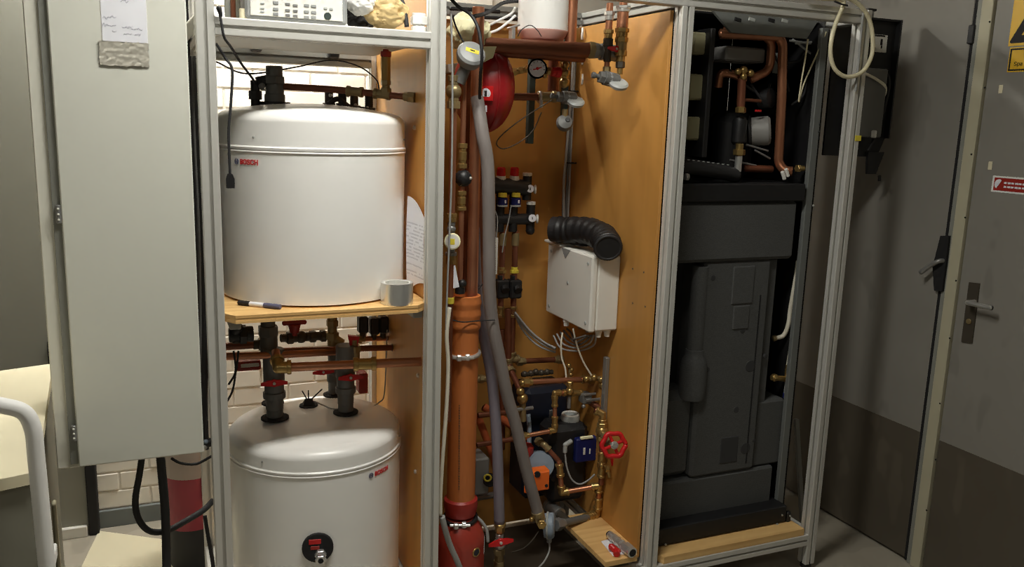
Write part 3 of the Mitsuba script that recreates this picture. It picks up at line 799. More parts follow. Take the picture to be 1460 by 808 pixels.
# orange drain pipe on its red bottle
c0 = at(660, 560, y=.185); ax = (c0[0], c0[1]); ZP = lambda r: at(660, r, y=.185 - .045)[2]
k = T('drain_pipe', 'upright orange plastic pipe beside the middle aluminium post', 'pipe')
zt, z1, z2, z3 = at(660, 424, y=.15)[2], at(660, 474, y=.14)[2], at(660, 716, y=.14)[2], at(660, 742, y=.13)[2]
part(k, 'tube', lathe([(.047, z3), (.047, zt - .02)], ax + (0,), UPV, 36), 'orange_pvc', 35)
pr = [(.048, z1)]
for t in np.linspace(0, 1, 13)[1:]:
    pr.append((.0505 + .0028 * (int(round(t * 12)) % 4 in (1, 2)), z1 + (zt - z1) * t))
part(k, 'socket', lathe(pr + [(.042, zt + .002), (.040, zt - .03)], ax + (0,), UPV, 36), 'orange_pvc', 30)
part(k, 'lower_sleeve', lathe([(.051, z3), (.057, z2 - .03), (.056, z2 - .006), (.048, z2)], ax + (0,), UPV, 36), 'red_dark', 35)
for i in range(34):
    q = at(655 - i * .02, 578 + i * 3.6, y=ax[1] - .0465)
    w = .0024 if i % 3 else .0016
    part(k, 'print_mark', bx(q[0] - w / 2, q[0] + w / 2, ax[1] - .0476, ax[1] - .044, q[2] - .003 + .001 * (i % 2), q[2] + .0018, .0003), 'bronze_dark', False)
def clampr(px, py, label, R, mm, parent_z=None):
    z = at(660, py, y=.14)[2]; kk = T('pipe_clamp', label, 'clamp')
    m = tube([np.array((ax[0] + R * math.cos(t), ax[1] + R * math.sin(t), z + .004 * math.cos(t - .8))) for t in np.linspace(0, 2 * math.pi, 37)], .0075, 8)
    part(kk, 'band', m, mm, True)
    f = np.array((ax[0], ax[1], z)) + np.array((-.35, -.93, 0)) * (R + .006)
    part(kk, 'lug', ob(f + (-.014, 0, 0), .016, .016, .020, RX, (0, 1, 0), .003), 'steel'); part(kk, 'lug', ob(f + (.014, 0, 0), .016, .016, .020, RX, (0, 1, 0), .003), 'steel')
    part(kk, 'bolt', cyl(f + RX * -.034, f + RX * .034, .005, 10), 'steel')
    return kk
clampr(660, 509, 'steel hose clamp round the middle of the orange pipe', .0495, 'steel')
clampr(660, 746, 'dark hose clamp with bright bolts where the orange pipe meets the red bottle', .053, 'black')
zb = at(660, 752, y=.11)[2]
k = T('red_bottle', 'glossy red bottle shaped vessel under the orange pipe', 'vessel')
part(k, 'body', lathe([(.078, .004), (.083, .012), (.083, zb - .085), (.081, zb - .062), (.074, zb - .04), (.062, zb - .018), (.052, zb - .006), (.050, zb + .004)], ax + (0,), UPV, 48), 'red_bottle', 40)
f = on_shell(np.array(ax), .083, 679, 787); n_ = nrm((f[0] - ax[0], f[1] - ax[1], 0))
part(k, 'port_ring', torus(f, n_, .0135, .003, 24, 8), 'brass', True); part(k, 'port', collar(f, n_, .0125, .004, 20), 'navy')
th = np.linspace(-.62, -.32, 6); vs = [(ax[0] + .0836 * math.cos(t), ax[1] + .0836 * math.sin(t), z) for z in (f[2] - .03, f[2] + .035) for t in th]
part(k, 'label', (np.array(vs), np.array([(i, i + 1, i + 7, i + 6) for i in range(5)])), 'paper', True, label='white paper label on the bottle')

# risers next to the middle post
b, h = vert(644, .12, 150, 302); k = T('copper_riser', 'left copper riser with the round thermometer, next to the middle post', 'copper pipe')
x, y = b[0], b[1]
part(k, 'tube', cyl((x, y, at(644, 306, y=.12)[2]), (x, y, at(648, 130, y=.12)[2]), .0105, 14), 'copper', 35)
part(k, 'tube', cyl((x, y, at(642, 430, y=.12)[2]), (x, y, at(643, 372, y=.12)[2]), .0105, 14), 'copper', 35)
part(k, 'tube', cyl((x, y, at(642, 600, y=.12)[2]), (x, y, at(643, 430, y=.12)[2]), .0095, 14), 'copper_dark', 35)
stack(k, 'coupling', (x, y, at(644, 316, y=.12)[2]), UPV, [('c', .015, .012), ('hex', .0165, .014)], 'brass')
stack(k, 'coupling', (x, y, at(644, 376, y=.12)[2]), UPV, [('hex', .0165, .014), ('c', .015, .016)], 'brass')
stack(k, 'union', (x, y, at(644, 364, y=.12)[2]), UPV, [('c', .018, .010), ('c', .012, .06), ('ball', .014, .022), ('c', .012, .014)], 'steel_dull')
g = at(645, 344, y=.085)
part(k, 'gauge_rim', collar(g, VIEW, .0245, .018, 28), 'pale_yellow'); part(k, 'gauge_face', collar(g + VIEW * .0095, VIEW, .021, .002, 28), 'off_white'); part(k, 'gauge_mark', ob(g + VIEW * .0112, .014, .018, .001, RX, (0, 0, 1), .0002), 'yellow', False)
part(k, 'tape_band', collar((x, y, at(642, 428, y=.12)[2]), UPV, .0125, .02, 14), 'yellow')
k = T('globe_valve', 'grey valve head with yellow label on top of the left copper riser', 'valve')
hd_ = at(671, 79, y=.09); ln = nrm((-.05, -.8, .55))
part(k, 'head', lathe([(.020, -.03), (.036, -.022), (.042, -.004), (.042, .010), (.036, .018), (.02, .021)], hd_, ln, 32), 'grey_plastic')
lx = nrm(np.cross((0, 0, 1), ln)) ; lx = -lx if lx[0] < 0 else lx; ly = np.cross(ln, lx)
part(k, 'label', ob(hd_ + ln * .0205, .040, .014, .003, nrm(lx - .35 * ly), nrm(ly + .35 * lx), .0004), 'yellow', False, label='yellow label with a dark arrow')
part(k, 'arrow', ob(hd_ + ln * .0225, .014, .0035, .001, nrm(lx - .35 * ly), nrm(ly + .35 * lx), .0004), 'ink_black', False)
nb = at(652, 128, y=.12)
part(k, 'neck', cyl(hd_ - ln * .02, nb + (.004, 0, .02), .016, 16, .019), 'grey_stem')
stack(k, 'body', (x, y, nb[2] - .055), UPV, [('hex', .020, .022), ('c', .016, .010), ('ball', .024, .036), ('c', .016, .01), ('hex', .019, .018)], 'brass_dull')
b, h = vert(656, .15, 100, 400); x, y = b[0], b[1]; Z = lambda r: at(656, r, y=.15)[2]
k = T('copper_riser', 'slim middle riser with several brass fittings beside the thermometer', 'copper pipe')
part(k, 'tube', cyl((x, y, Z(402)), (x, y, Z(90)), .0085, 12), 'copper', 35)
for r0, r1 in ((240, 204), (300, 272)):
    l = (Z(r1) - Z(r0)); stack(k, 'coupling', (x, y, Z(r0)), UPV, [('hex', .0145, l * .2), ('c', .0115, l * .12), ('c', .013, l * .36), ('c', .0115, l * .12), ('hex', .0145, l * .2)], 'brass')
part(k, 'pump_ball', hullm(np.vstack([ball((x + .004, y, Z(254)), .027, 12).vertices])), 'black'); part(k, 'screw', ball(at(671, 254, y=.115), .0055, 8), 'steel')
part(k, 'check_valve', cat_m([cyl((x, y, Z(418)), (x, y, Z(402)), .016, 12), ball((x + .004, y - .006, Z(404)), .015)]), 'black')
solo('paper_tag', 'narrow white paper tag hanging beside the slim riser over the orange pipe', 'tag', hullm([at(a, bb, y=.10 + e) for a, bb in ((647, 378), (649, 378), (646, 411), (655, 409)) for e in (0, .0015)]), 'paper', False)
b, h = vert(673, .20, 60, 424); x, y = b[0], b[1]
k = T('copper_riser', 'thick copper riser going down into the orange pipe', 'copper pipe')
part(k, 'tube', cyl((x, y, at(672, 426, y=.2)[2]), (x, y, 2.0), .0185, 18), 'copper', 35)
for dx, yy, rr, r0, r1, l in ((664, .27, .012, 90, 420, 'dark copper riser behind the slim riser'), (684, .37, .011, 190, 420, 'dark copper riser behind the big grey hose')):
    b = at(dx, r1, y=yy); t_ = at(dx, r0, y=yy)
    solo('copper_riser', l, 'copper pipe', cyl((b[0], yy, b[2]), (b[0], yy, t_[2]), rr, 14), 'copper_dark', 35)

# red expansion vessel seen from its side
vc = at(689, 126, y=.36); VA, VR = .092, .145
k = T('expansion_vessel', 'round red expansion vessel hanging behind the risers', 'vessel')
pr = [(VR * math.sin(t) ** .9, -VA * math.cos(t)) for t in np.linspace(.05, math.pi - .05, 27)]
part(k, 'shell', lathe(pr, vc, XV, 56), 'red_vessel', 45)
part(k, 'rim', torus(vc, XV, VR - .001, .004, 56, 8), 'red_vessel', True)
def on_vessel(px, py):
    sc = np.array((1 / VA, 1 / VR, 1 / VR)); d = (at(px, py, y=vc[1]) - CAM) * sc; f = (CAM - vc) * sc
    aa, b2, cc = d @ d, 2 * f @ d, f @ f - 1; t = (-b2 - math.sqrt(max(0, b2 * b2 - 4 * aa * cc))) / (2 * aa)
    q = vc + (f + d * t) / sc; return q, nrm((q - vc) * sc * sc)
q, nn = on_vessel(693, 133)
lx = nrm(np.cross(nn, (0, 0, 1))) * -1; lx = -lx if lx[0] < 0 else lx
part(k, 'label', ob(q + nn * .002, .048, .045, .002, lx, (0, 0, 1), .0004), 'red', False, label='bright red square label with a white disc')
part(k, 'label_disc', collar(q + nn * .0035, nn, .016, .0015, 24), 'paper'); part(k, 'label_sign', ob(q + nn * .0048, .008, .018, .001, lx, (0, 0, 1), .003), 'ink_black')
part(k, 'label_bar', ob(q + nn * .0035 + lx * -.024, .007, .026, .0015, lx, (0, 0, 1), .0003), 'paper')
q, nn = on_vessel(689, 152); part(k, 'label', ob(q + nn * .002, .026, .032, .0015, lx, (0, 0, 1), .0004), 'paper', False, label='white paper label')
part(k, 'hanger', bx(vc[0] - .02, vc[0] + .02, vc[1] + .05, .724, vc[2] + .06, vc[2] + .09, .002), 'alu_grey')

# top left: foam, cables, canister
q = at(668, 46, y=.24); m = trimesh.creation.icosphere(3); v = m.vertices
m.vertices = q + v * np.array((.062, .05, .058)) * (1 + .7 * (fbm(v * 2.2 + 3, 3, 4) - .5))[:, None]
k = solo('foam_piece', 'crumpled pale yellow foam wrapping round the pipe end above the grey valve head', 'insulation', m, 'pale_yellow', 20)
q = at(704, 62, y=.21); solo('foam_piece', 'small pale yellow foam flap between the red vessel and the horizontal pipe', 'insulation', hullm([at(a, bb, y=.205 + e) for a, bb in ((676, 66), (708, 66), (703, 82), (684, 92)) for e in (0, .012)]), 'pale_yellow', False)
cable('black_cable', 'black cable looping from the top over the grey valve head and down the red vessel', pl((636, -10, .05), (652, 8, .06), (672, 22, .06), (683, 45, .035), (687, 78, .028), (685, 108, .06), (684, 140, .14)), .0048, 'rubber')
cable('black_cable', 'thick black cable rising right to the top rail in the pipework bay', pl((674, 24, .08), (695, 18, .2), (718, 4, .3), (745, 1, .35)), .006, 'rubber')
cable('black_cable', 'thin dark line hanging in front of the pale yellow foam', pl((645, 22, .1), (650, 38, .11), (660, 58, .11), (668, 66, .1)), .0025, 'rubber')
cable('black_cable', 'dark cables lying along the rear rail at the top of the pipework bay', pl((642, 12, .6), (680, 14, .62), (712, 17, .64)), .007, 'rubber')
cable('black_cable', 'second dark cable along the rear rail, under the first one', pl((646, 24, .6), (690, 25, .64), (740, 27, .65)), .006, 'rubber')
cable('white_cable', 'upper of two white cables running from the foam up to the white canister', pl((684, 42, .24), (705, 32, .26), (728, 20, .28), (735, 10, .27)), .004, 'white', k=6)
cable('white_cable', 'lower of two white cables running from the foam up to the white canister', pl((688, 48, .24), (707, 44, .25), (724, 32, .27), (735, 22, .27)), .0042, 'white', k=6)
cable('grey_cable', 'thin grey cables running down along the middle aluminium post', pl((643, 16, .07), (645, 110, .07), (644, 240, .07), (641, 330, .07), (637, 430, .06), (636, 470, .05)), .0032, 'grey_cable')
b = at(773, 60, y=.30); k = T('canister', 'translucent white canister with pink liquid at its bottom, hanging at the top', 'canister')
zl = at(773, 40, y=.22)[2]
part(k, 'liquid', lathe([(.055, b[2]), (.068, b[2] + .006), (.0815, b[2] + .03), (.0818, zl)], (b[0], .30, 0), UPV, 40), 'pink_liquid', 40, label='pink liquid seen through the wall')
part(k, 'body', lathe([(.0818, zl), (.0818, b[2] + .22), (.07, b[2] + .25)], (b[0], .30, 0), UPV, 40), 'white', 40)
q = at(732, 38, y=.27)
part(k, 'bracket', cat_m([ob(q + (.0, 0, .0), .036, .03, .006, nrm((1, 0, .35)), YV), ob(q + (-.004, 0, -.022), .012, .028, .036, XV, YV)]), 'steel')
cable('thin_cable', 'thin dark wire lying over the pink part of the canister', pl((738, 52, .22), (744, 42, .208), (756, 36, .208), (766, 43, .208), (772, 52, .215)), .0014, 'rubber')
b = at(813, 70, y=.27); solo('copper_riser', 'copper riser at the top right of the white canister', 'copper pipe', cyl((b[0], .27, b[2]), (b[0], .27, 2.12), .0185, 18), 'copper', 35)

# horizontal main pipe with red lever valve
run('main_pipe', 'thick dark copper pipe running level under the canister', pl((690, 64, .235), (846, 72, .215)), .0235, 'copper_dark', 'brass_dull')
run('main_pipe', 'second dark copper pipe just below and behind the thick level one', pl((702, 72, .28), (832, 81, .27)), .019, 'copper_dark', 'bronze_dark')
a, bb = at(846, 72, y=.215), at(884, 77, y=.205); d = nrm(bb - a)
k = T('ball_valve', 'steel valve with red wing handle at the right end of the thick level pipe', 'valve')
_, e = stack(k, 'body', a - d * .008, d, [('hex', .027, .022), ('c', .022, .012), ('hex', .030, .024), ('c', .026, .028), ('hex', .029, .018)], 'steel_dull')
stack(k, 'union', a - d * .02, d, [('hex', .029, .02)], 'brass_dull')
hq = at(879, 70, y=.16); part(k, 'stem', cyl(hq + (0, .03, 0), hq, .008, 10), 'steel'); butterfly(k, hq, (-.25, -.95, .1), (1, 0, -.05), .034)
def upright(px, y, top, segs, label, name='fitting_riser'):
    """Riser made of stacked fittings; segs: (row_bottom, radius, kind, material, part name)."""
    k = T(name, label, 'pipe fitting'); b = at(px, 60, y=y); Z = lambda r: at(px, r, y=y)[2]; prev = Z(top)
    for row, r, kind, m, nm in segs:
        z = Z(row); c = (b[0], y, z)
        if kind == 'ball': part(k, nm, ball((b[0], y, (z + prev) / 2), r), m)
        else: part(k, nm, cyl(c, (b[0], y, prev), r, 6 if kind == 'hex' else 14), m)
        prev = z
    return k
upright(867, .185, 4, [(16, .011, 'c', 'copper', 'tube'), (22, .017, 'hex', 'steel', 'nut'), (29, .014, 'c', 'steel', 'nut'), (42, .0115, 'c', 'copper', 'tube'), (48, .0165, 'hex', 'brass', 'union'), (55, .0135, 'c', 'brass', 'union'), (66, .016, 'c', 'bronze_dark', 'valve_body'), (88, .012, 'c', 'bronze_dark', 'valve_body'), (95, .009, 'c', 'copper', 'tube'), (106, .013, 'hex', 'brass_dull', 'union')], 'left of two short risers with steel nut hanging from the top rail')
upright(886, .165, -2, [(8, .013, 'c', 'copper', 'tube'), (12, .024, 'hex', 'steel', 'nut'), (17, .021, 'c', 'steel', 'nut'), (40, .0185, 'c', 'copper', 'tube'), (46, .023, 'hex', 'brass', 'union'), (53, .019, 'c', 'brass', 'union'), (60, .021, 'hex', 'brass', 'union'), (72, .018, 'c', 'brass_dull', 'union'), (80, .020, 'c', 'brass', 'union'), (88, .014, 'c', 'brass', 'union'), (97, .015, 'hex', 'bronze_dark', 'union'), (106, .010, 'c', 'brass', 'union')], 'right and thicker of two short risers beside the orange panel')
def meter(px, py, y, s, label, tilt=-.18):
    k = T('flow_meter', label, 'meter'); c = at(px, py, y=y); d = nrm((1, -.1, tilt))
    stack(k, 'body', c - d * .055 * s, d, [('c', .010 * s, .012 * s), ('c', .007 * s, .014 * s), ('hex', .020 * s, .016 * s), ('c', .023 * s, .05 * s)], 'grey_stem')
    part(k, 'housing', hullm(np.vstack([ball(c + d * .005 * s, .024 * s, 10).vertices, ball(c + d * .032 * s, .018 * s, 10).vertices])), 'grey_plastic')
    f = c + d * .030 * s + np.array((.0, -.020, -.012)) * s
    part(k, 'cover', lathe([(.012 * s, -.010 * s), (.030 * s, -.006 * s), (.032 * s, .004 * s), (.026 * s, .009 * s)], f, nrm((-.1, -.55, .85)), 24), 'grey_light'); return k
meter(866, 112, .17, 1.0, 'grey flow meter under the two short risers by the orange panel')
meter(806, 139, .30, .95, 'grey flow meter hanging left of the grey cable bundle', -.08)
q = at(805, 175, y=.31); k = T('flow_meter', 'dull round meter head below the left flow meter', 'meter')
part(k, 'neck', cyl(q + (0, 0, .02), q + (0, 0, .045), .010, 12), 'brass_dull'); part(k, 'head', lathe([(.014, -.02), (.026, -.014), (.029, .0), (.024, .014), (.01, .018)], q, nrm((-.25, -.8, .3)), 24), 'grey_stem')
part(k, 'cap', collar(q + nrm((-.25, -.8, .3)) * .019 + (.008, 0, .004), nrm((-.25, -.8, .3)), .008, .006), 'black')
# manometer row
k = T('manometer', 'round pressure gauge with white dial and red needle beside the red vessel', 'gauge')
g = at(766, 98, y=.27)
part(k, 'case', lathe([(.020, .022), (.030, .018), (.0315, .0), (.0315, -.006), (.027, -.006)], g, -VIEW, 32), 'black'); part(k, 'dial', collar(g + VIEW * .005, VIEW, .0268, .003, 32), 'paper')
part(k, 'needle', ob(g + VIEW * .0075, .030, .003, .001, nrm(RX + .3 * np.cross(VIEW, RX)), np.cross(VIEW, RX), .0003), 'red', False); part(k, 'hub', collar(g + VIEW * .0075, VIEW, .005, .003, 12), 'red')
for i in range(9):
    t = -2.3 + i * .575 + math.pi / 2; u = RX * math.cos(t) + np.array((0, 0, 1.)) * math.sin(t)
    part(k, 'dial_tick', ob(g + VIEW * .0068 + u * .022, .0055, .0016, .0006, u, np.cross(VIEW, u), .0002), 'ink_black', False)
k = T('fitting_row', 'brass fittings with red collar right of the pressure gauge', 'pipe fitting')
a, bb = at(779, 101, y=.275), at(806, 104, y=.275); d = nrm(bb - a)
stack(k, 'union', a - d * .012, d, [('c', .009, .012), ('hex', .013, .012)], 'brass'); stack(k, 'collar', at(786, 102, y=.275), d, [('c', .015, .014), ('c', .017, .018)], 'red'); stack(k, 'union', at(800, 103, y=.275), d, [('hex', .012, .010), ('ball', .013, .016)], 'brass')
q = at(805, 110, y=.285)
stack(k, 'riser', q + (0, 0, -.03), UPV, [('ball', .018, .026), ('hex', .014, .012), ('c', .010, .02), ('ball', .014, .02), ('c', .010, .012), ('ball', .013, .018)], 'brass')
part(k, 'drain_cock', ball(at(777, 108, y=.26), .009), 'brass')
q = at(770, 82, y=.30); solo('cap', 'white round cap above the pressure gauge', 'cap', lathe([(.026, -.006), (.028, 0), (.02, .007)], q, UPV, 20), 'off_white')
k = T('fitting_row', 'row of brass fittings left of the pressure gauge', 'pipe fitting')
a, bb = at(731, 103, y=.34), at(757, 97, y=.32); d = nrm(bb - a)
stack(k, 'union', a, d, [('hex', .014, .014), ('c', .010, .008), ('hex', .013, .012), ('c', .010, .008), ('hex', .012, .014)], 'brass')
run('copper_pipe', 'short dark pipe from the red vessel to the flow meter', pl((722, 138, .36), (796, 138, .33)), .0125, 'copper_dark', 'brass_dull', couple=[(0, .78)])
q = at(769, 138, y=.335); k = T('pipe_clamp', 'steel clamp on the short dark pipe below the pressure gauge', 'clamp'); part(k, 'band', torus(q, nrm((1, 0, 0)), .016, .004, 20, 8), 'steel', True); part(k, 'tab', bx(q[0] - .006, q[0] + .006, q[1] - .02, q[1] - .012, q[2] - .036, q[2] - .01, .002), 'steel')
u, v = at(757, 76, y=.42), at(765, 205, y=.42); solo('mounting_rail', 'dark green upright mounting rail behind the pressure gauge', 'rail', bx(u[0], u[0] + .022, .42, .445, v[2], u[2], .002), 'dark_green', False)
solo('copper_riser', 'dark copper riser behind the red collar', 'copper pipe', cyl(at(789, 130, y=.36), at(791, 70, y=.36), .02, 16), 'copper_dark', 35)
cable('capillary', 'thin capillary wire hanging in a loop in front of the back panel', pl((788, 142, .3), (765, 156, .31), (738, 174, .33), (715, 193, .35), (708, 205, .36), (718, 212, .37), (740, 203, .38), (760, 186, .38), (772, 160, .36)), .0019, 'bronze_dark', 'wire')
# cable bundle down the corner
k = T('cable_bundle', 'bundle of grey cables hanging down the corner to the white box', 'cables')
for i in range(6):
    dx = (i % 3 - 1) * 3.6; yy = .665 - .012 * (i // 3)
    cp = spline(pl((821 + dx * .6, 60, yy), (819 + dx * .8, 110, yy), (815 + dx, 170, yy), (811 + dx * (1.1 if i % 2 else .8), 225, yy), (809 + dx * 1.4, 262, yy), (806 + dx * (1 if i < 3 else .6), 325, yy)), 6); cp[:, 0] = np.minimum(cp[:, 0], 1.388 - .004 * (i % 3)); part(k, 'cable', tube(cp, .0055, 8), 'grey_cable' if i % 4 else 'grey_stem', True)
part(k, 'tie', torus(at(814, 232, y=.655), UPV, .021, .003, 18, 6), 'black', True); part(k, 'tie', torus(at(817, 130, y=.655), UPV, .019, .003, 18, 6), 'black', True)
part(k, 'duct', bx(1.352, 1.372, .675, .70, at(822, 170, y=.68)[2], 2.0, .002), 'dark_green')
for r0, r1 in ((40, 56), (74, 92), (106, 120), (138, 152)):
    u, v = at(831, r0, y=.62), at(830, r1, y=.62); solo('cable_tie', f'white cable tie on the orange panel, {("topmost", "second from the top", "third from the top", "lowest")[(r0 - 40) // 33 if r0 < 138 else 3]} of its column', 'cable tie', tube(spline([u, .5 * (u + v) + (-.004, -.008, 0), v], 5), .0045, 8), 'white', True)

# manifold with red caps on the back panel
YM = .60
k = T('manifold', 'black flow manifold with red caps and white gauges on the shaded back panel', 'manifold')
def M(a, b, dy=0.): return at(a, b, y=YM + dy)
part(k, 'upper_bar', cyl(M(676, 262), M(753, 268), .030, 20), 'black'); part(k, 'lower_bar', cyl(M(690, 313), M(757, 312), .021, 20), 'black')
for i, (cx_, row) in enumerate(((681, 262), (714, 264), (733, 265))):
    b = M(cx_, row); b2 = M(cx_, 313)
    part(k, 'outlet', cyl((b[0], b[1], b2[2] - .045), (b[0], b[1], b[2] + .02), .0165, 14), 'black')
    z = M(cx_, 253)[2]; cc = part(k, 'collar', lathe([(.0165, z - .012), (.019, z - .008), (.017, z + .006)], (b[0], b[1], 0), UPV, 20), 'off_white', label='white collar')
    part(k, 'cap', lathe([(.0145, z + .006), (.0165, z + .010), (.0155, z + .034), (.012, z + .038)], (b[0], b[1], 0), UPV, 18), 'red', label='red cap')
    q = (b[0], b[1] - .02, M(cx_, 277)[2]); part(k, 'flow_scale', cyl(np.array(q) - (0, 0, .008), np.array(q) + (0, 0, .008), .0165, 14), 'yellow', label='yellow flow scale')
    q = np.array((b[0], b[1] - .02, M(cx_, 286)[2])); part(k, 'adjuster', cyl(q - (0, 0, .014), q + (0, 0, .012), .0185, 16), 'blue', label='blue adjuster'); part(k, 'adjuster_mark', ob(q + (.004, -.0185, 0), .006, .003, .012, b=.0005), 'paper')
    q = q - (0, 0, .016); part(k, 'collar', cyl(q - (0, 0, .004), q + (0, 0, .003), .0195, 16), 'grey_light')
for (cx_, ra, rb, gx, gr) in ((752, 250, 285, 756, 269), (757, 291, 330, 759, 311)):
    a, b = M(cx_, ra), M(cx_, rb); part(k, 'end_tee', cyl((a[0], a[1], b[2]), a, .0165, 16), 'black'); part(k, 'collar', cyl(a - (0, 0, .002), a + (0, 0, .010), .0175, 16), 'off_white')
    g = M(gx, gr, -.03); part(k, 'gauge_body', collar(g + (0, .012, 0), VIEW, .0165, .022, 18), 'black'); part(k, 'gauge', collar(g, VIEW, .0145, .004, 20), 'paper', label='small white gauge'); part(k, 'gauge_needle', ob(g + VIEW * .0025, .003, .010, .001, RX, (0, 0, 1), .0002), 'ink_black', False)
    e = M(gx + 7, gr + 1); part(k, 'end_ring', torus(e, nrm((1, -.4, 0)), .0125, .005, 18, 8), 'off_white', True)
part(k, 'drain_knob', ball(M(756, 328), .018), 'black')
# pipes from the manifold down through black valves to the lower network
for i, (cx_, l) in enumerate(((715, 'left of the pair of copper pipes below the black manifold'), (733, 'right of the pair of copper pipes below the black manifold'))):
    b = M(cx_, 400); x, y = b[0], b[1]; Z = lambda r: M(cx_, r)[2]; low = 440 if i == 0 else 512
    kk = T('manifold_pipe', l + ', with black valve', 'copper pipe')
    part(kk, 'tube', cyl((x, y, Z(low)), (x, y, Z(328)), .011, 14), 'copper_dark', 35)
    stack(kk, 'nut', (x, y, Z(389)), UPV, [('hex', .0165, .012), ('c', .012, .012)], 'yellow' if i else 'brass'); stack(kk, 'nut', (x, y, Z(452)), UPV, [('hex', .0145, .012), ('c', .011, .02), ('hex', .014, .012)], 'brass')
    part(kk, 'valve', hullm(np.vstack([bx(x - .024, x + .024, y - .025, y + .022, Z(424), Z(398), .005).vertices])), 'black', label='black plastic valve'); part(kk, 'valve_knob', cyl((x + .004, y - .036, Z(412)), (x + .004, y - .02, Z(408)), .016, 14), 'black'); part(kk, 'valve_cap', cyl((x - .004, y, Z(398)), (x - .004, y, Z(392)), .012, 10), 'black')
    if i: part(kk, 'elbow', elbow_mesh(np.array((x, y, Z(512))), UPV, XV, .011), 'brass_dull')
    part(kk, 'sleeve', cyl((x, y, Z(350)), (x, y, Z(332)), .0145, 12), 'brass_dull')
run('copper_pipe', 'level copper pipe on the back panel under the white box', pl((737, 515, .6), (802, 512, .6)), .0105, 'copper_dark', 'brass_dull', ends=(0, 1))
run('copper_pipe', 'copper pipe behind the hose bending forward to a brass elbow at the lower left', pl((724, 440, .58), (725, 522, .58), (744, 560, .46)), .012, 'copper_dark', 'brass_dull')
cable('thin_cable', 'left of two thin grey wires hanging in front of the manifold outlets', pl((703, 294, .57), (709, 310, .57), (708, 335, .57), (705, 350, .57)), .0024, 'grey_cable')
cable('thin_cable', 'right of two thin grey wires hanging in front of the manifold outlets', pl((729, 292, .57), (725, 315, .57), (720, 335, .57), (716, 360, .57)), .0024, 'grey_cable')
u, v = at(678, 342, y=.45), at(690, 374, y=.45); k = T('flow_sensor', 'teal plastic sensor with white cap left of the big grey hose', 'sensor')
part(k, 'body', bx(u[0], v[0], .44, .47, v[2], u[2], .006), 'green_teal'); q = at(684, 356, y=.43); part(k, 'cap', hullm(np.vstack([ball(q, .009, 8).vertices, ball(q + (.008, 0, .014), .006, 8).vertices, ball(q + (-.002, 0, -.012), .006, 8).vertices])), 'white'); part(k, 'base', cyl(at(682, 378, y=.455), at(682, 374, y=.455), .014, 12), 'black')
u, v = at(704, 339, y=.55), at(709, 391, y=.55); solo('label_strip', 'narrow white upright label strip right of the big grey hose', 'label', bx(u[0], v[0], .55, .556, v[2], u[2], .001), 'off_white', False)

# hoses
HB = [(680, 140, .20), (683, 158, .17), (688, 192, .15), (695, 232, .145), (697, 300, .15), (697.5, 370, .155), (698, 414, .16), (702, 459, .165), (712, 509, .17), (723, 563, .18), (735, 604, .185), (744, 643, .19), (753, 680, .195), (763, 716, .2), (768, 735, .2)]
k = T('hose', 'big grey hose sweeping down across the middle of the pipework bay', 'hose')
part(k, 'hose', tube(spline(pl(*HB), 8), .0205, 16), 'hose', True)
a, b = at(766, 728, y=.2), at(771, 746, y=.2); d = nrm(b - a)
stack(k, 'end_fitting', a, d, [('c', .023, .02), ('hex', .022, .018), ('c', .016, .012)], 'brass_dull'); stack(k, 'end_cap', at(772, 746, y=.175), VIEW, [('hex', .017, .014), ('c', .010, .006)], 'brass')
part(k, 'side_nut', ball(at(758, 740, y=.2), .009), 'brass')
k = T('hose', 'smooth purple grey hose hanging straight down behind the big grey hose', 'hose')
part(k, 'hose', tube(spline(pl((676, 325, .27), (679, 399, .26), (684, 452, .25), (693, 495, .24), (701, 538, .23), (706, 590, .22), (709, 640, .21), (711, 700, .2), (712, 745, .2)), 8), .0185, 16), 'hose_purple', True)
k = T('drain_valve', 'valve with red wing handle at the lower end of the purple grey hose', 'valve')
q = at(713, 745, y=.2); _, e = stack(k, 'fitting', q, -UPV, [('c', .021, .012), ('hex', .017, .022), ('c', .012, .006)], 'brass'); _, e = stack(k, 'body', e, -UPV, [('c', .014, .022), ('ball', .022, .034)], 'steel')
_, e = stack(k, 'outlet', e, -UPV, [('hex', .02, .022), ('c', .016, .022), ('c', .019, .03), ('hex', .021, .03)], 'brass_dull')
butterfly(k, at(714, 773, y=.165), (-.2, -.95, .15), (1, 0, .04), .046)
k = T('white_hose', 'thin white cable along the middle aluminium post, ending as grey hose over the red bottle', 'cable')
part(k, 'upper_length', tube(spline(pl((641, 438, .055), (637, 478, .05), (639, 520, .05), (637, 574, .05), (633, 628, .045), (630, 668, .04), (628, 709, .035), (628, 734, .03)), 8), .0062, 10), 'white_cable', True)
part(k, 'lower_length', tube(spline(pl((630, 736, .03), (634, 752, .035), (641, 775, .05), (652, 800, .06), (664, 830, .08)), 8), .0095, 10), 'grey_cable', True)
cable('thin_cable', 'thin grey tube bending down the right side of the red bottle', pl((680, 737, .16), (688, 745, .155), (694, 756, .15), (696, 772, .15)), .0055, 'grey_cable')
cable('black_tie', 'thin black strap round the top of the orange pipe and the big hose', pl((641, 455, .12), (660, 459, .125), (684, 457, .135), (706, 456, .14)), .0018, 'rubber', 'strap')
cable('thin_cable', 'thin black wire beside the purple grey hose above the orange pipe', pl((676, 418, .2), (682, 412, .2), (688, 405, .2)), .002, 'rubber')

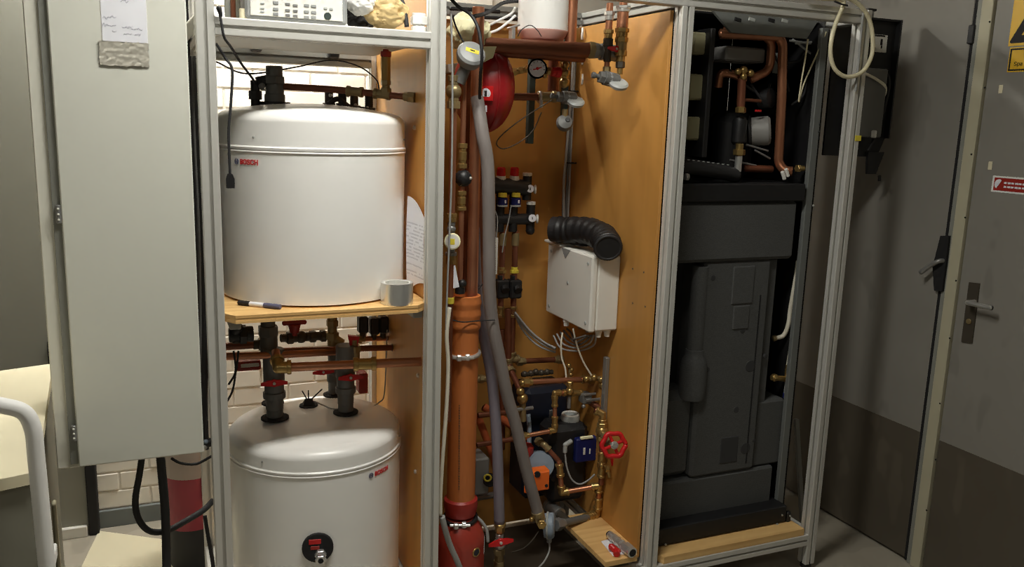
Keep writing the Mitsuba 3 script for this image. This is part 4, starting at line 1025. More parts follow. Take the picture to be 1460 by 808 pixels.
# white control box on the orange panel
bx0, bx1, by0, by1, bz0, bz1 = 1.287, 1.399, .259, .617, .938, 1.212
k = T('control_box', 'white electrical box fixed to the orange panel, black hose on top', 'box')
part(k, 'base', bx(bx0 + .022, bx1, by0 + .003, by1, bz0 + .002, bz1 - .002, .006), 'off_white'); part(k, 'cover', bx(bx0 - .004, bx0 + .021, by0, by1 + .003, bz0, bz1, .006), 'off_white')
for yy in (by0 + .03, by1 - .03):
    for zz in (bz0 + .03, bz1 - .03): part(k, 'screw', collar((bx0 - .005, yy, zz), XV, .006, .004, 10), 'grey_light')
part(k, 'badge', collar((bx0 - .005, .44, 1.085), XV, .006, .003, 12), 'grey_light')
for yy, l in ((by0 + .02, .024), (by1 - .10, .06)): part(k, 'lug', bx(bx1 - .045, bx1 - .002, yy, yy + l, bz1 - .004, bz1 + .022, .004), 'off_white')
part(k, 'flange', cat_m([bx(bx0 - .012, bx0 + .05, .50, .64, bz1 - .002, bz1 + .008, .003), cyl((bx0 + .0, .535, bz1), (bx0, .535, bz1 + .034), .006, 10)]), 'off_white')
part(k, 'notch', hullm([(bx0 - .006, y_, z_) for y_, z_ in ((.43, bz1 - .004), (.50, bz1 - .004), (.467, bz1 - .040))] + [(bx0 - .003, y_, z_) for y_, z_ in ((.43, bz1 - .004), (.50, bz1 - .004), (.467, bz1 - .040))]), 'grey_plastic', False)
for i, (xx, yy, m) in enumerate(((1.335, .285, 'off_white'), (1.370, .285, 'off_white'), (1.30, .47, 'white'), (1.335, .36, 'grey_plastic'), (1.335, .42, 'grey_plastic'), (1.335, .53, 'grey_plastic'))):
    part(k, 'cable_gland', lathe([(.010, -.026), (.011, -.012), (.0135, -.010), (.0135, .0)], (xx, yy, bz0 + .002), UPV, 12), m)
k = T('corrugated_hose', 'short thick black corrugated hose bend lying on the white box', 'hose')
cpts = spline(pl((796, 332, .52), (818, 328, .47), (842, 330, .39), (858, 338, .31), (865, 346, .255), (867, 353, .22)), 12)
cpts[:, 2] = np.where(cpts[:, 1] > .30, np.maximum(cpts[:, 2], bz1 + .061), np.maximum(cpts[:, 2], bz1 + .061 - (.30 - np.minimum(cpts[:, 1], .30)) * .5)); cpts[:, 0] = np.minimum(cpts[:, 0], 1.343); nn_ = len(cpts); rads = .0475 + .003 * (np.arange(nn_) % 6 < 3)
base = tube(cpts, 1.0, 22); v = base.vertices; kk_ = len(cpts)
for i in range(kk_): v[i * 22:(i + 1) * 22] = cpts[i] + (v[i * 22:(i + 1) * 22] - cpts[i]) * rads[i]
mdl = trimesh.Trimesh(v, base.faces, process=False); part(k, 'hose', mdl, 'black', 40)
dd = nrm(cpts[-1] - cpts[-3]); part(k, 'end_ring', torus(cpts[-1], dd, .044, .006, 28, 8), 'rubber', True); part(k, 'bore', collar(cpts[-1] + dd * .0015, dd, .040, .003, 24), 'black_matt')
d0 = nrm(cpts[0] - cpts[2]); part(k, 'cuff', collar(cpts[0] + d0 * .0, d0, .047, .05, 24), 'rubber'); part(k, 'strap', tube(spline([cpts[20] + (0, .01, -.045), cpts[22] + (-.03, -.04, -.0), cpts[24] + (0, -.01, .050)], 8), .004, 8), 'rubber', True)
part(k, 'foot', cat_m([bx(1.31, 1.36, .42, .50, bz1 + .009, bz1 + .03, .004)]), 'black')
# cables below the box
lab = ('outermost', 'second', 'third', 'fourth', 'innermost')
for i in range(5):
    s = i * 6
    cable('cable_loop', f'grey cable loop hanging below the white box, {lab[i]} of the loops', pl((850 - s * .6, 478, .30), (846 - s, 492 - s * .4, .36), (825 - s * .3, 500 - s * .7, .45), (800 + s * .6, 496 - s * .9, .52), (789 + s * .8, 478 - s * .4, .56)), .0038, 'grey_cable' if i < 2 else 'grey_stem', group='cable loops below the white box')
for i, (dx, dz) in enumerate(((0, 0), (3, 2), (6, 3))):
    cable('grey_cable', f'grey cable sagging from the black valves to below the white box, {("lowest", "middle", "topmost")[i]} of three', pl((734, 448 - dz, .58 - i * .012), (744 + dx, 468 - dz, .58 - i * .012), (757 + dx, 484 - dz * 2, .57 - i * .012), (772 + dx, 495 - dz * 2, .54 - i * .012), (792, 502 - dz * 2, .5 - i * .012)), .0042, 'grey_cable')
cable('white_cable', 'thin white cable hanging from the white box gland down to the brass fittings', pl((802, 474, .46), (800, 490, .45), (801, 510, .45), (806, 526, .44), (808, 548, .43)), .0036, 'white_cable')
cable('white_cable', 'thin white cable running slanting right from below the white box', pl((817, 468, .40), (822, 490, .40), (832, 516, .38), (846, 539, .36)), .0036, 'white_cable')
for (a0, a1, l) in ((846, 838, 'left'), (858, 849, 'right')):
    solo('copper_pipe', f'dark pipe standing in the shade below the white box, {l} one of two', 'copper pipe', cyl(at(a1, 560, y=.5), at(a0, 474, y=.5), .011, 12), 'copper_dark', 35)
u, v = at(863, 509, x=1.385), at(868, 560, x=1.385); solo('angle_strip', 'grey upright strip on the orange panel below the white box', 'strip', bx(1.383, 1.399, u[1] - .012, u[1] + .012, .56, u[2], .002), 'steel_dull', False)

# lower copper and brass network
k = T('buffer_vessel', 'black rounded plastic vessel with a white cap, below the white box', 'vessel')
u, v = at(787, 610, y=.40), at(846, 707, y=.40)
part(k, 'body', bx(u[0], 1.385, .40, .53, v[2] - .01, u[2], .022), 'black')
q = np.array((at(813, 600, y=.46)[0], .46, u[2] + .010)); part(k, 'cap', lathe([(.024, -.012), (.036, -.012), (.037, .004), (.034, .014), (.026, .014), (.024, .002), (.001, .001)], q, UPV, 28), 'grey_light', label='white screw cap'); part(k, 'cap_ring', torus(q + (0, 0, .012), UPV, .030, .005, 28, 8), 'off_white', True)
k = T('buffer_vessel', 'dark navy vessel standing behind and left of the white capped black vessel', 'vessel')
u, v = at(751, 556, y=.54), at(792, 640, y=.54); part(k, 'body', bx(u[0], v[0] + .06, .54, .70, v[2] - .2, u[2], .02), 'navy'); part(k, 'strap', bx(v[0] - .035, v[0] - .022, .533, .541, v[2] - .1, u[2] - .09, .002), 'steel_dull')
run('copper_pipe', 'bright level copper pipe with brass ends below the white box', pl((746, 545, .44), (846, 540, .42)), .0105, 'copper', 'brass', couple=[(0, .92)], ends=(0, 1))
k = T('fitting_row', 'brass fittings stepping down at the right end of the level copper pipe', 'pipe fitting')
for (a, b, r) in ((836, 540, .012), (847, 538, .014), (857, 541, .013), (859, 549, .015), (861, 558, .011), (861, 566, .014)):
    part(k, 'fitting', ball(at(a, b, y=.36), r), 'brass')
part(k, 'riser', tube(pl((858, 545, .365), (862, 578, .36)), .009, 10), 'brass_dull', True); part(k, 'link', tube(pl((832, 541, .37), (858, 539, .362)), .009, 10), 'brass_dull', True)
k = T('fitting_row', 'small upright brass fittings above the level copper pipe', 'pipe fitting')
for (a, b, r) in ((811, 521, .010), (815, 527, .009), (814, 534, .009)): part(k, 'fitting', ball(at(a, b, y=.45), r), 'brass')
part(k, 'stem', cyl(at(813, 541, y=.452), at(812, 520, y=.452), .006, 10), 'brass_dull')
run('copper_pipe', 'thin copper pipe bent down left of the white cap', pl((828, 560, .40), (791, 560, .40), (791, 613, .385), (744, 622, .40)), .0085, 'copper', 'brass', couple=[(0, .15), (0, .5), (1, .22), (1, .78)], ends=(2,))
k = T('fitting_row', 'brass tee with cable gland above the white cap', 'pipe fitting')
stack(k, 'tee', at(812, 562, y=.385), UPV, [('ball', .016, .024), ('c', .010, .014), ('hex', .012, .012)], 'brass'); part(k, 'stem', cyl(at(811, 582, y=.39), at(812, 564, y=.39), .007, 10), 'steel_dull')
k = T('solenoid_valve', 'grey solenoid valve with steel bracket right of the white cap', 'valve')
q = at(836, 568, y=.38); part(k, 'coil', bx(q[0] - .02, q[0] + .018, .365, .41, q[2] - .018, q[2] + .022, .005), 'grey_stem'); part(k, 'bracket', cat_m([bx(q[0] - .01, q[0] + .055, .36, .366, q[2] - .006, q[2] + .004, .001), bx(q[0] - .02, q[0] + .03, .36, .366, q[2] + .018, q[2] + .026, .001)]), 'steel_dull'); part(k, 'port', tube(pl((840, 572, .39), (856, 582, .36)), .012, 10), 'copper_dark', True)
q = at(832, 579, y=.37); part(k, 'clip', ball(q, .008), 'steel_dull')
# right upright with the red hand wheel
YRN = .285
run('copper_pipe', 'upright brass and copper pipe in front of the black vessel, right side', pl((848, 584, .30), (859, 590, YRN), (857, 690, YRN)), .0105, 'copper_dark', 'brass', couple=[(1, .18), (1, .62), (1, .80)], ends=())
k = T('wheel_valve', 'brass valve with red hand wheel beside the orange panel', 'valve')
vb = at(858, 616, y=YRN); stack(k, 'body', vb - (0, 0, .03), UPV, [('hex', .020, .016), ('ball', .024, .036), ('hex', .020, .016)], 'brass')
hw = at(875, 634, y=.135); wd = nrm((-.22, -.9, .22)); part(k, 'bonnet', cyl(vb - (0, 0, .004), hw - wd * .004, .013, 12), 'brass_dull')
a_ = np.arange(7)
x_, y_, z_ = frame(wd)
rimp = [hw + (x_ * math.cos(t) + y_ * math.sin(t)) * (.041 + .0026 * math.cos(6 * t)) for t in np.linspace(0, 2 * math.pi, 43)]
part(k, 'wheel_rim', tube(rimp, .0085, 10), 'red', True, label='red wheel rim')
for t in np.arange(4) * math.pi / 2 + .4: part(k, 'wheel_spoke', cyl(hw + wd * .002, hw + (x_ * math.cos(t) + y_ * math.sin(t)) * .039, .006, 8), 'red')
part(k, 'wheel_nut', cat_m([collar(hw + wd * .008, wd, .014, .010, 16), hexn(hw + wd * .014, wd, .010, .012)]), 'steel')
k = T('drain_cock', 'small brass cock with red lever below the red hand wheel', 'valve')
q = at(866, 668, y=.25); part(k, 'body', cat_m([cyl(at(858, 664, y=.28), q + (.006, 0, 0), .009, 12), hexn(q, nrm((1, -.4, -.1)), .014, .014), cyl(q, q + (.006, -.012, -.03), .009, 12, .007), ball(q + (-.02, .01, .012), .010)]), 'brass'); part(k, 'lever', hullm([at(a, b, y=.24 + e) for a, b in ((870, 654), (878, 653), (879, 662), (872, 664)) for e in (0, .010)]), 'red')
run('copper_pipe', 'copper pipe running level along the foot of the black vessel', pl((797, 656, .36), (801, 702, .35), (854, 692, YRN + .01), (853, 722, YRN + .02)), .010, 'copper', 'brass', couple=[(0, .3), (2, .85)])
run('copper_pipe', 'copper pipe slanting up to the left from the brass elbow by the orange pump head', pl((797, 657, .362), (776, 634, .40), (766, 628, .44)), .0095, 'copper_dark', 'brass_dull', ends=(1,))
run('copper_pipe', 'insulated dark steel pipe along the floor to the orange panel', pl((792, 748, .24), (838, 737, .31)), .0135, 'grey_stem', 'steel_dull', ends=(0,))
run('copper_pipe', 'brass pipe end turning up at the rear end of the base board', pl((834, 738, .31), (851, 732, .315), (853, 718, .312)), .011, 'brass_dull', 'brass', couple=[(0, .45)], elbows=True)
k = T('pipe_nuts', 'steel nuts behind the base board beside the orange panel', 'nuts', 'steel nuts by the base board')
for (a, b) in ((850, 744), (858, 741)): part(k, 'nut', hexn(at(a, b, y=.36), VIEW, .011, .01), 'steel')
run('copper_pipe', 'black steel pipe rising back from the floor beside the black vessel', pl((783, 720, .45), (812, 746, .30)), .017, 'bronze_dark', 'steel_dull', couple=[(0, .25)])
# blue sensor on the vessel
k = T('flow_switch', 'dark blue sensor with white markings fixed to the black vessel', 'sensor')
u, v = at(822, 626, y=.375), at(850, 656, y=.375); part(k, 'housing', bx(u[0], v[0], .372, .40, v[2], u[2], .005), 'blue')
for j, (a, b, w, h) in enumerate(((833, 643, .009, .028), (841, 643, .006, .022))): q = at(a, b, y=.3715); part(k, 'mark', bx(q[0] - w / 2, q[0] + w / 2, .3708, .3725, q[2] - h / 2, q[2] + h / 2, .0003), 'off_white')
q = at(837, 624, y=.37); part(k, 'top_label', bx(q[0] - .026, q[0] + .026, .368, .380, q[2] - .004, q[2] + .005, .001), 'pale_yellow')
k = T('cable_connector', 'grey angled connector with white cable left of the dark blue sensor', 'connector')
q = at(806, 634, y=.365); part(k, 'plug', cat_m([cyl(q, q + (.03, .01, .008), .009, 12), cyl(q + (0, 0, -.03), q + (0, 0, .005), .008, 12), ball(q, .0095)]), 'grey_light'); part(k, 'cable', tube(spline([q + (0, 0, -.03), *pl((808, 665, .36), (815, 683, .355), (826, 690, .345), (838, 685, .335), (848, 676, .32))], 7), .0036, 8), 'grey_cable', True)
# pump with orange head
k = T('pump', 'blue grey pump with orange control head beside the big grey hose', 'pump')
q = at(771, 662, y=.40); part(k, 'motor', lathe([(.03, -.06), (.050, -.05), (.052, .01), (.046, .022), (.02, .026)], q, nrm((-.2, -.9, .3)), 32), 'blue_grey')
q2 = at(786, 668, y=.42); part(k, 'volute', lathe([(.02, -.03), (.046, -.02), (.046, .02), (.03, .03)], q2, nrm((.5, -.8, .1)), 28), 'navy')
u, v = at(758, 670, y=.33), at(783, 699, y=.33)
part(k, 'control_head', hullm(np.vstack([bx(u[0] - .012, v[0], .33, .37, v[2], u[2] - .004, .008).vertices, bx(u[0] - .004, v[0] - .004, .322, .33, v[2] + .008, u[2] - .010, .004).vertices])), 'orange', label='orange control head')
q = at(766, 676, y=.321); part(k, 'dial_recess', collar(q, VIEW, .012, .004, 18), 'black_matt'); q = at(779, 692, y=.321); part(k, 'screw_hole', collar(q, VIEW, .006, .004, 12), 'black_matt')
part(k, 'flange', hullm([at(a, b, y=.345 + e) for a, b in ((747, 692), (757, 690), (757, 704), (747, 702)) for e in (0, .03)]), 'orange')
q = at(752, 640, y=.43); solo('red_actuator', 'red actuator between the big grey hose and the pump', 'actuator', hullm(np.vstack([ball(q, .026, 10).vertices, ball(q + (-.012, 0, -.05), .02, 10).vertices])), 'red_dark', 30)
solo('blue_hose', 'blue grey tube beside the red actuator', 'hose', tube(spline(pl((753, 590, .5), (755, 615, .48), (754, 636, .46)), 6), .009, 10), 'blue_grey', True)
k = T('pump', 'grey pump box behind the purple grey hose', 'pump'); u, v = at(677, 655, y=.42), at(697, 704, y=.42)
part(k, 'box', bx(u[0], v[0], .42, .52, v[2], u[2], .006), 'grey_plastic'); q = at(698, 684, y=.41); part(k, 'wheel', collar(q, VIEW, .024, .02, 18), 'black'); part(k, 'ring', torus(q + (-.012, -.01, .014), VIEW, .012, .004, 14, 6), 'yellow', True)
run('floor_pipe', 'dull grey pipe low behind the purple grey hose', pl((676, 710, .45), (716, 703, .5)), .012, 'steel_dull', 'steel_dull', elbows=False)
for a0, b0, a1, b1, yy, r, m, l in ((680, 634, 742, 624, .46, .0095, 'copper_dark', 'dull copper pipe crossing low behind both grey hoses'), (682, 592, 742, 585, .5, .0105, 'copper_dark', 'dull copper pipe crossing at mid height behind both grey hoses')):
    run('copper_pipe', l, pl((a0, b0, yy), (a1, b1, yy)), r, m, 'brass_dull', ends=(1,))
solo('orange_pipe', 'dull terracotta pipe slanting behind the purple grey hose', 'pipe', tube(pl((680, 590, .56), (704, 652, .5), (712, 690, .5)), .014, 12), 'terracotta', True)
solo('orange_pipe', 'second dull terracotta pipe crossing low behind the big grey hose', 'pipe', tube(pl((690, 580, .6), (735, 610, .58), (752, 640, .52)), .016, 12), 'terracotta', True)
k = T('brass_valve', 'brass ball fitting on the dark copper bend beside the big grey hose', 'valve')
for (a, b, r) in ((742, 558, .016), (745, 568, .021), (745, 546, .014)): part(k, 'fitting', ball(at(a, b, y=.44), r), 'brass')
part(k, 'bar', cyl(at(735, 584, y=.44), at(760, 581, y=.44), .007, 10), 'steel_dull'); part(k, 'riser', cyl(at(746, 600, y=.445), at(745, 566, y=.445), .012, 12), 'brass_dull')
k = T('fitting_row', 'dull bronze fittings in a row on the shaded panel above the level copper pipe', 'pipe fitting')
for (a, b) in ((748, 533), (757, 532), (764, 530), (772, 531), (780, 530)): part(k, 'fitting', ball(at(a, b, y=.56), .0125), 'bronze_dark')
part(k, 'tube', tube(pl((744, 534, .563), (788, 530, .563)), .009, 10), 'bronze_dark', True)
run('copper_pipe', 'dark pipe down the back left of the pipework bay behind the hoses', pl((716, 470, .62), (716, 640, .62)), .011, 'copper_dark', 'brass_dull')
for (a, b, l) in ((686, 540, 'brass fitting behind the purple grey hose, upper of two'), (738, 622, 'brass fitting behind the big grey hose at the lower copper pipe')):
    k = T('pipe_union', l, 'pipe fitting'); q = at(a, b, y=.45); part(k, 'fitting', cat_m([hexn(q, XV, .016, .016), cyl(q - (.02, 0, 0), q + (.024, 0, 0), .012, 12)]), 'brass_dull')
# round grey water meter at the end of the big hose
k = T('water_meter', 'round pale grey flow meter at the foot of the big grey hose', 'meter'); q = at(784, 749, y=.23); dm = nrm((.86, -.5, .05))
part(k, 'body', lathe([(.02, -.024), (.042, -.020), (.046, -.006), (.046, .010), (.040, .016), (.02, .018)], q, dm, 32), 'blue_grey'); part(k, 'rim', torus(q - dm * .008, dm, .045, .0045, 32, 8), 'grey_light', True)
part(k, 'gland', cyl(q + (0, 0, -.065), q + (0, 0, -.04), .009, 12), 'grey_plastic')
cable('grey_cable', 'thin grey cable from the round pale meter down to the floor', [q + (0, 0, -.06), *pl((783, 785, .2), (776, 800, .17)), at(765, 812, y=.12)], .0034, 'grey_cable')
cable('grey_cable', 'thin dark cable curving left from the brass end of the big hose', pl((768, 757, .19), (757, 772, .19), (745, 782, .2), (730, 787, .22)), .0022, 'bronze_dark')
# loose parts on the base board
Z0 = .1985
a, b = at(869, 762, z=Z0 + .018), at(902, 788, z=Z0 + .018); d = nrm(b - a); L = np.linalg.norm(b - a)
k = T('hose_coupling', 'chrome threaded hose coupling lying on the base board', 'coupling')
_, e = stack(k, 'body', a, d, [('c', .014, L * .16), ('c', .016, L * .06), ('c', .0135, L * .1), ('c', .016, L * .07), ('c', .0145, L * .1), ('c', .016, L * .07), ('c', .013, L * .12), ('hex', .021, L * .22), ('c', .019, L * .1)], 'steel')
part(k, 'bore', collar(e + d * .0006, d, .0135, .002, 18), 'black_matt'); part(k, 'black_end', collar(a - d * .003, d, .0125, .006, 18), 'black')
cd = [at(p_, q_, z=Z0) for p_, q_ in ((857, 772), (868, 769), (890, 790), (874, 793))]
solo('card', 'small white card under the red caps on the base board', 'card', hullm([q + (0, 0, h) for q in cd for h in (0, .002)]), 'paper', False)
for (p_, q_, l) in ((874, 781, 'red plastic cap on the white card, nearer the chrome coupling end of the board'), (879, 787, 'red plastic cap on the white card at its front edge')):
    q = at(p_, q_, z=Z0 + .014); dd = nrm((.3, -.5, -.25)) if p_ == 874 else nrm((-.3, -.6, -.1))
    k = T('protective_cap', l, 'protective cap'); part(k, 'shell', hullm(np.vstack([cyl(q - dd * .012, q + dd * .012, .0115, 14).vertices, ball(q - dd * .010, .009, 8).vertices])), 'red', 30); part(k, 'wing', ob(q - dd * .006, .03, .006, .010, np.cross(dd, UPV), dd, .002), 'red')

# ================================================================== heat pump bay
k = T('heat_pump', 'dark heat pump with grey foam body and open copper compartment on top', 'heat pump')
HY = .12
hx0, hx1 = 1.475, 2.075
zt_ = at(1060, 262, y=HY)[2]                                  # shelf between compartment and foam body
part(k, 'base_tray', bx(hx0, hx1 + .01, HY - .05, .66, .176, at(1040, 736, y=HY - .05)[2], .004), 'hp_black')
for a, b in ((949, 776), (1108, 747)):
    q = at(a, b, y=HY - .052); part(k, 'screw', ball(q, .005, 8), 'steel')
for a, b in ((1112, 735), (1123, 736)):
    q = at(a, b, y=HY - .04); part(k, 'lock_clip', ob(q, .02, .02, .045, b=.004), 'black'); part(k, 'screw', ball(q + (0, -.012, .008), .004, 8), 'steel')
zf0 = at(1040, 738, y=HY)[2]; zf1 = at(1030, 676, y=HY)[2]; zb1 = at(1060, 372, y=HY)[2]; zft = at(1060, 287, y=HY)[2]
part(k, 'foam_lower', bx(hx0, hx1 - .02, HY + .012, .66, zf0, zf1 - .005, .008), 'foam', False)
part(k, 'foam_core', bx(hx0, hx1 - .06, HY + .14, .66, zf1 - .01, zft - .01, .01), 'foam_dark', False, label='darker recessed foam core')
part(k, 'foam_upper', hullm(np.vstack([bx(hx0 + .01, hx1 - .03, HY, .66, zb1, zft, .012).vertices])), 'foam', False)
xl, xr = at(1006, 420, y=HY)[0], at(1100, 420, y=HY)[0]
part(k, 'foam_front', bx(xl, xr, HY + .01, .40, zf1 - .004, zb1 + .004, .012), 'foam', False)
part(k, 'foam_front', bx(hx0, xl + .02, HY + .03, .40, zf1 - .004, at(985, 562, y=HY)[2], .03), 'foam', False)
part(k, 'foam_front', bx(xr - .012, at(1106, 500, y=HY)[0], HY + .028, .40, zf1 - .004, zb1 + .002, .008), 'foam', False)
part(k, 'foam_front', bx(xr - .004, at(1123, 600, y=HY)[0], HY + .024, .40, zf1 - .003, at(1115, 572, y=HY)[2], .008), 'foam', False)
for a0, b0, a1, b1 in ((1046, 380, 1072, 432), (1046, 436, 1066, 468)):
    u, v = at(a0, b0, y=HY + .01), at(a1, b1, y=HY + .01); part(k, 'raised_panel', bx(u[0], v[0], HY + .006, HY + .03, v[2], u[2], .003), 'foam', False)
u, v = at(1082, 420, y=HY + .01), at(1092, 656, y=HY + .01); part(k, 'groove', bx(u[0] + .004, u[0] + .012, HY + .0085, HY + .03, v[2], u[2], .002), 'black_matt', False)
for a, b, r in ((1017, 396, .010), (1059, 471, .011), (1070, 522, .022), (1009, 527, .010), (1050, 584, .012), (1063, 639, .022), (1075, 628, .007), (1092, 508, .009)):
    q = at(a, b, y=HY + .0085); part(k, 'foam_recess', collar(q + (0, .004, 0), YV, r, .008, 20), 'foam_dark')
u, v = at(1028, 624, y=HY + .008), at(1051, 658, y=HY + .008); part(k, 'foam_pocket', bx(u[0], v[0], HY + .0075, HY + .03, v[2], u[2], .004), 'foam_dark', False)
# round insulated pipe and bottle shape in the left recess
q0, q1, q2 = at(990, 378, y=HY + .05), at(987, 500, y=HY + .05), at(983, 565, y=HY + .05)
part(k, 'insulated_pipe', lathe([(.030, 0), (.030, q0[2] - q1[2])], (q1[0], HY + .035, q1[2]), UPV, 24), 'foam', 35)
part(k, 'insulated_joint', lathe([(.046, q2[2] - q1[2]), (.050, q2[2] - q1[2] + .03), (.049, -.05), (.042, -.025), (.034, -.012), (.033, .01), (.030, .012)], (q1[0], HY + .035, q1[2]), UPV, 28), 'foam', 35)
# right recess: white hose and brass tails
qh = pl((1138, 372, .16), (1134, 400, .16), (1127, 440, .17), (1124, 462, .17), (1117, 478, .18), (1104, 482, .19))
part(k, 'white_hose', tube(spline(qh, 7), .0085, 10), 'white_cable', True, label='thin pale hose'); part(k, 'hose_end', collar(qh[-1], nrm(qh[-1] - qh[-2]), .012, .014), 'brass_dull')
part(k, 'white_hose', tube(pl((1130, 482, .16), (1124, 520, .16)), .0085, 10), 'white_cable', True); part(k, 'hose_end', collar(at(1124, 524, y=.16), nrm((0, 0, 1)), .011, .022), 'brass')
q = at(1122, 540, y=.16); part(k, 'brass_tail', cat_m([cyl(q + (0, 0, -.012), q + (0, 0, .04), .011, 12), cyl(q, at(1100, 538, y=.16), .011, 12), hexn(at(1104, 538, y=.16), XV, .015, .016), ball(q, .012)]), 'brass')
q = at(1119, 562, y=.16); part(k, 'drain_tip', cyl(q + (0, 0, -.012), q + (0, 0, .05), .005, 10), 'grey_light'); part(k, 'blue_tip', cyl(q + (0, 0, -.014), q + (0, 0, .006), .008, 10), 'blue', label='blue hose tip')
# frame of the machine
part(k, 'mid_shelf', bx(hx0, hx1 - .012, HY - .01, .66, zft, zt_, .004), 'hp_black')
part(k, 'back_sheet', bx(hx0, hx1 + .03, .66, .672, .18, 2.045), 'hp_black')
part(k, 'side_sheet', bx(hx0 - .006, hx0, HY, .66, .18, 2.045), 'hp_black')
part(k, 'side_sheet', bx(hx1 + .03, hx1 + .036, HY + .02, .66, .18, 2.045), 'hp_black')
part(k, 'edge_strip', bx(2.109, 2.134, HY + .022, HY + .03, .19, 2.02, .001), 'hp_black')
part(k, 'corner_strut', bx(2.078, 2.108, HY + .0, HY + .02, .19, 2.02, .002), 'hp_sheet', label='grey steel corner strut')
for b in (177, 188, 293): q = at(1169 - (b - 177) * .08, b, y=HY - .001); part(k, 'screw', ball(q, .0045, 8), 'black' if b < 200 else 'steel')
zq = at(1080, 52, y=HY - .01)[2]
part(k, 'top_sheet', hullm([(x, HY - .012 + e, z) for x, z in ((at(1012, 15, y=HY)[0], 2.045), (at(1165, 20, y=HY)[0], 2.045), (at(1148, 44, y=HY)[0], zq + .006), (at(1040, 42, y=HY)[0], zq + .006)) for e in (0, .012)]), 'hp_sheet', False, label='grey sheet with slots along the top')
for a, b in ((1052, 28), (1072, 28), (1100, 29), (1119, 30)):
    q = at(a, b, y=HY - .0125); part(k, 'sheet_slot', ob(q, .028, .004, .012, nrm((1, 0, -.15)), YV, .002), 'black_matt' if a in (1052, 1100) else 'grey_light')
part(k, 'top_panel', bx(hx0, hx1 + .03, HY + .05, .66, 2.038, 2.045), 'hp_black')
# compartment contents
for (b0, b1, a0, a1) in ((45, 78, 990, 1010), (105, 143, 984, 1006), (166, 200, 981, 1005)):
    u, v = at(a0, b0, y=HY + .06), at(a1, b1, y=HY + .06); part(k, 'relay_cover', bx(u[0], v[0], HY + .06, HY + .12, v[2], u[2], .006), 'khaki_coil', label='khaki relay cover')
u, v = at(1012, 40, y=HY + .04), at(1024, 225, y=HY + .04); part(k, 'divider', bx(u[0], u[0] + .02, HY + .03, .4, v[2], u[2], .003), 'black'); part(k, 'control_case', bx(hx0 + .005, u[0] + .015, HY + .12, .5, zt_, 1.95, .004), 'hp_black')
part(k, 'compressor', lathe([(.06, 0), (.085, .02), (.085, .20), (.06, .235), (.02, .245)], (at(1040, 200, y=.36)[0], .36, zt_ + .01), UPV, 32), 'black')
u, v = at(1036, 65, y=HY + .10), at(1091, 90, y=HY + .10); part(k, 'terminal_box', bx(u[0], v[0], HY + .10, HY + .2, v[2], u[2], .006), 'motor_grey', label='dull grey terminal box')
part(k, 'copper_loop', tube(bend(pl((1026, 48, .17), (1110, 52, .17), (1116, 62, .17), (1115, 130, .17), (1110, 232, .18), (1118, 243, .16), (1130, 244, .14)), .03), .0165, 14), 'copper', True, label='thick copper loop')
part(k, 'copper_loop', tube(bend(pl((1030, 44, .22), (1090, 50, .2), (1100, 60, .2), (1098, 100, .2), (1070, 113, .19)), .035), .0155, 14), 'copper', True)
part(k, 'copper_loop', tube(bend(pl((1024, 124, .24), (1026, 103, .23), (1048, 106, .21), (1062, 116, .20)), .03), .0145, 14), 'copper', True)
part(k, 'copper_tube', cyl(at(1056, 158, y=.18), at(1058, 110, y=.18), .0145, 14), 'copper_dark'); part(k, 'copper_tube', tube(pl((1060, 142, .18), (1084, 144, .2)), .006, 10), 'copper_dark', True)
for a, b, r in ((1052, 102, .012), (1060, 100, .015), (1070, 104, .013), (1060, 109, .013)): part(k, 'brass_valve', ball(at(a, b, y=.17), r), 'brass')
q = at(1056, 157, y=.175); part(k, 'brass_valve', cat_m([hexn(q, UPV, .019, .018), cyl(q + (0, 0, -.01), q + (0, 0, .012), .015, 14)]), 'brass')
q = at(1054, 217, y=.17); part(k, 'brass_nut', cat_m([hexn(q, UPV, .021, .02), cyl(q, q + (0, 0, -.05), .012, 14), cyl(q, q + (0, 0, .03), .014, 14)]), 'brass'); part(k, 'tail', cyl(q + (0, 0, -.075), q + (0, 0, -.012), .013, 14), 'steel')
q = at(1054, 186, y=.20); part(k, 'receiver', lathe([(.018, -.05), (.026, -.04), (.026, .035), (.018, .048)], q, UPV, 24), 'black')
q = at(1083, 187, y=.22); dm = nrm((.75, -.6, .1)); part(k, 'motor', lathe([(.03, -.05), (.052, -.048), (.052, .03), (.045, .038), (.02, .04)], q, dm, 36), 'motor_grey', label='grey motor drum'); part(k, 'motor_ring', torus(q - dm * .036, dm, .054, .008, 36, 8), 'black', True)
q = at(1092, 140, y=.22); part(k, 'fan_motor', lathe([(.018, -.03), (.036, -.02), (.036, .02), (.02, .026)], q, nrm((.4, -.9, .1)), 28), 'black'); part(k, 'red_clip', ob(at(1081, 158, y=.18), .026, .01, .008, b=.002), 'red')
part(k, 'bottom_pipe', tube(pl((1060, 240, .2), (1100, 241, .2)), .013, 12), 'copper_dark', True)
part(k, 'suction_hose', tube(spline(pl((962, 236, .14), (990, 238, .15), (1020, 243, .16), (1050, 250, .18)), 8), .026, 16), 'rubber', True, label='thick black hose'); 
for i in range(9): q = at(978 + i * 7, 229.0 + i * .9, y=.135); part(k, 'hose_print', ob(q + (0, -.016 if i < 5 else -.014, .004), .009, .002, .003, b=.0004), 'grey_light')
q = at(979, 252, y=.13); part(k, 'end_nut', hexn(q, XV, .013, .012), 'steel')
for a, b in ((1122, 246), (1117, 250)): part(k, 'white_clip', ob(at(a, b, y=.13), .012, .012, .034, nrm((1, 0, .5)), YV, .003), 'off_white')
q = at(1138, 240, y=.15); part(k, 'brass_cap', cat_m([hexn(q, XV, .014, .014), cyl(q, q + (.026, 0, 0), .010, 12)]), 'brass')
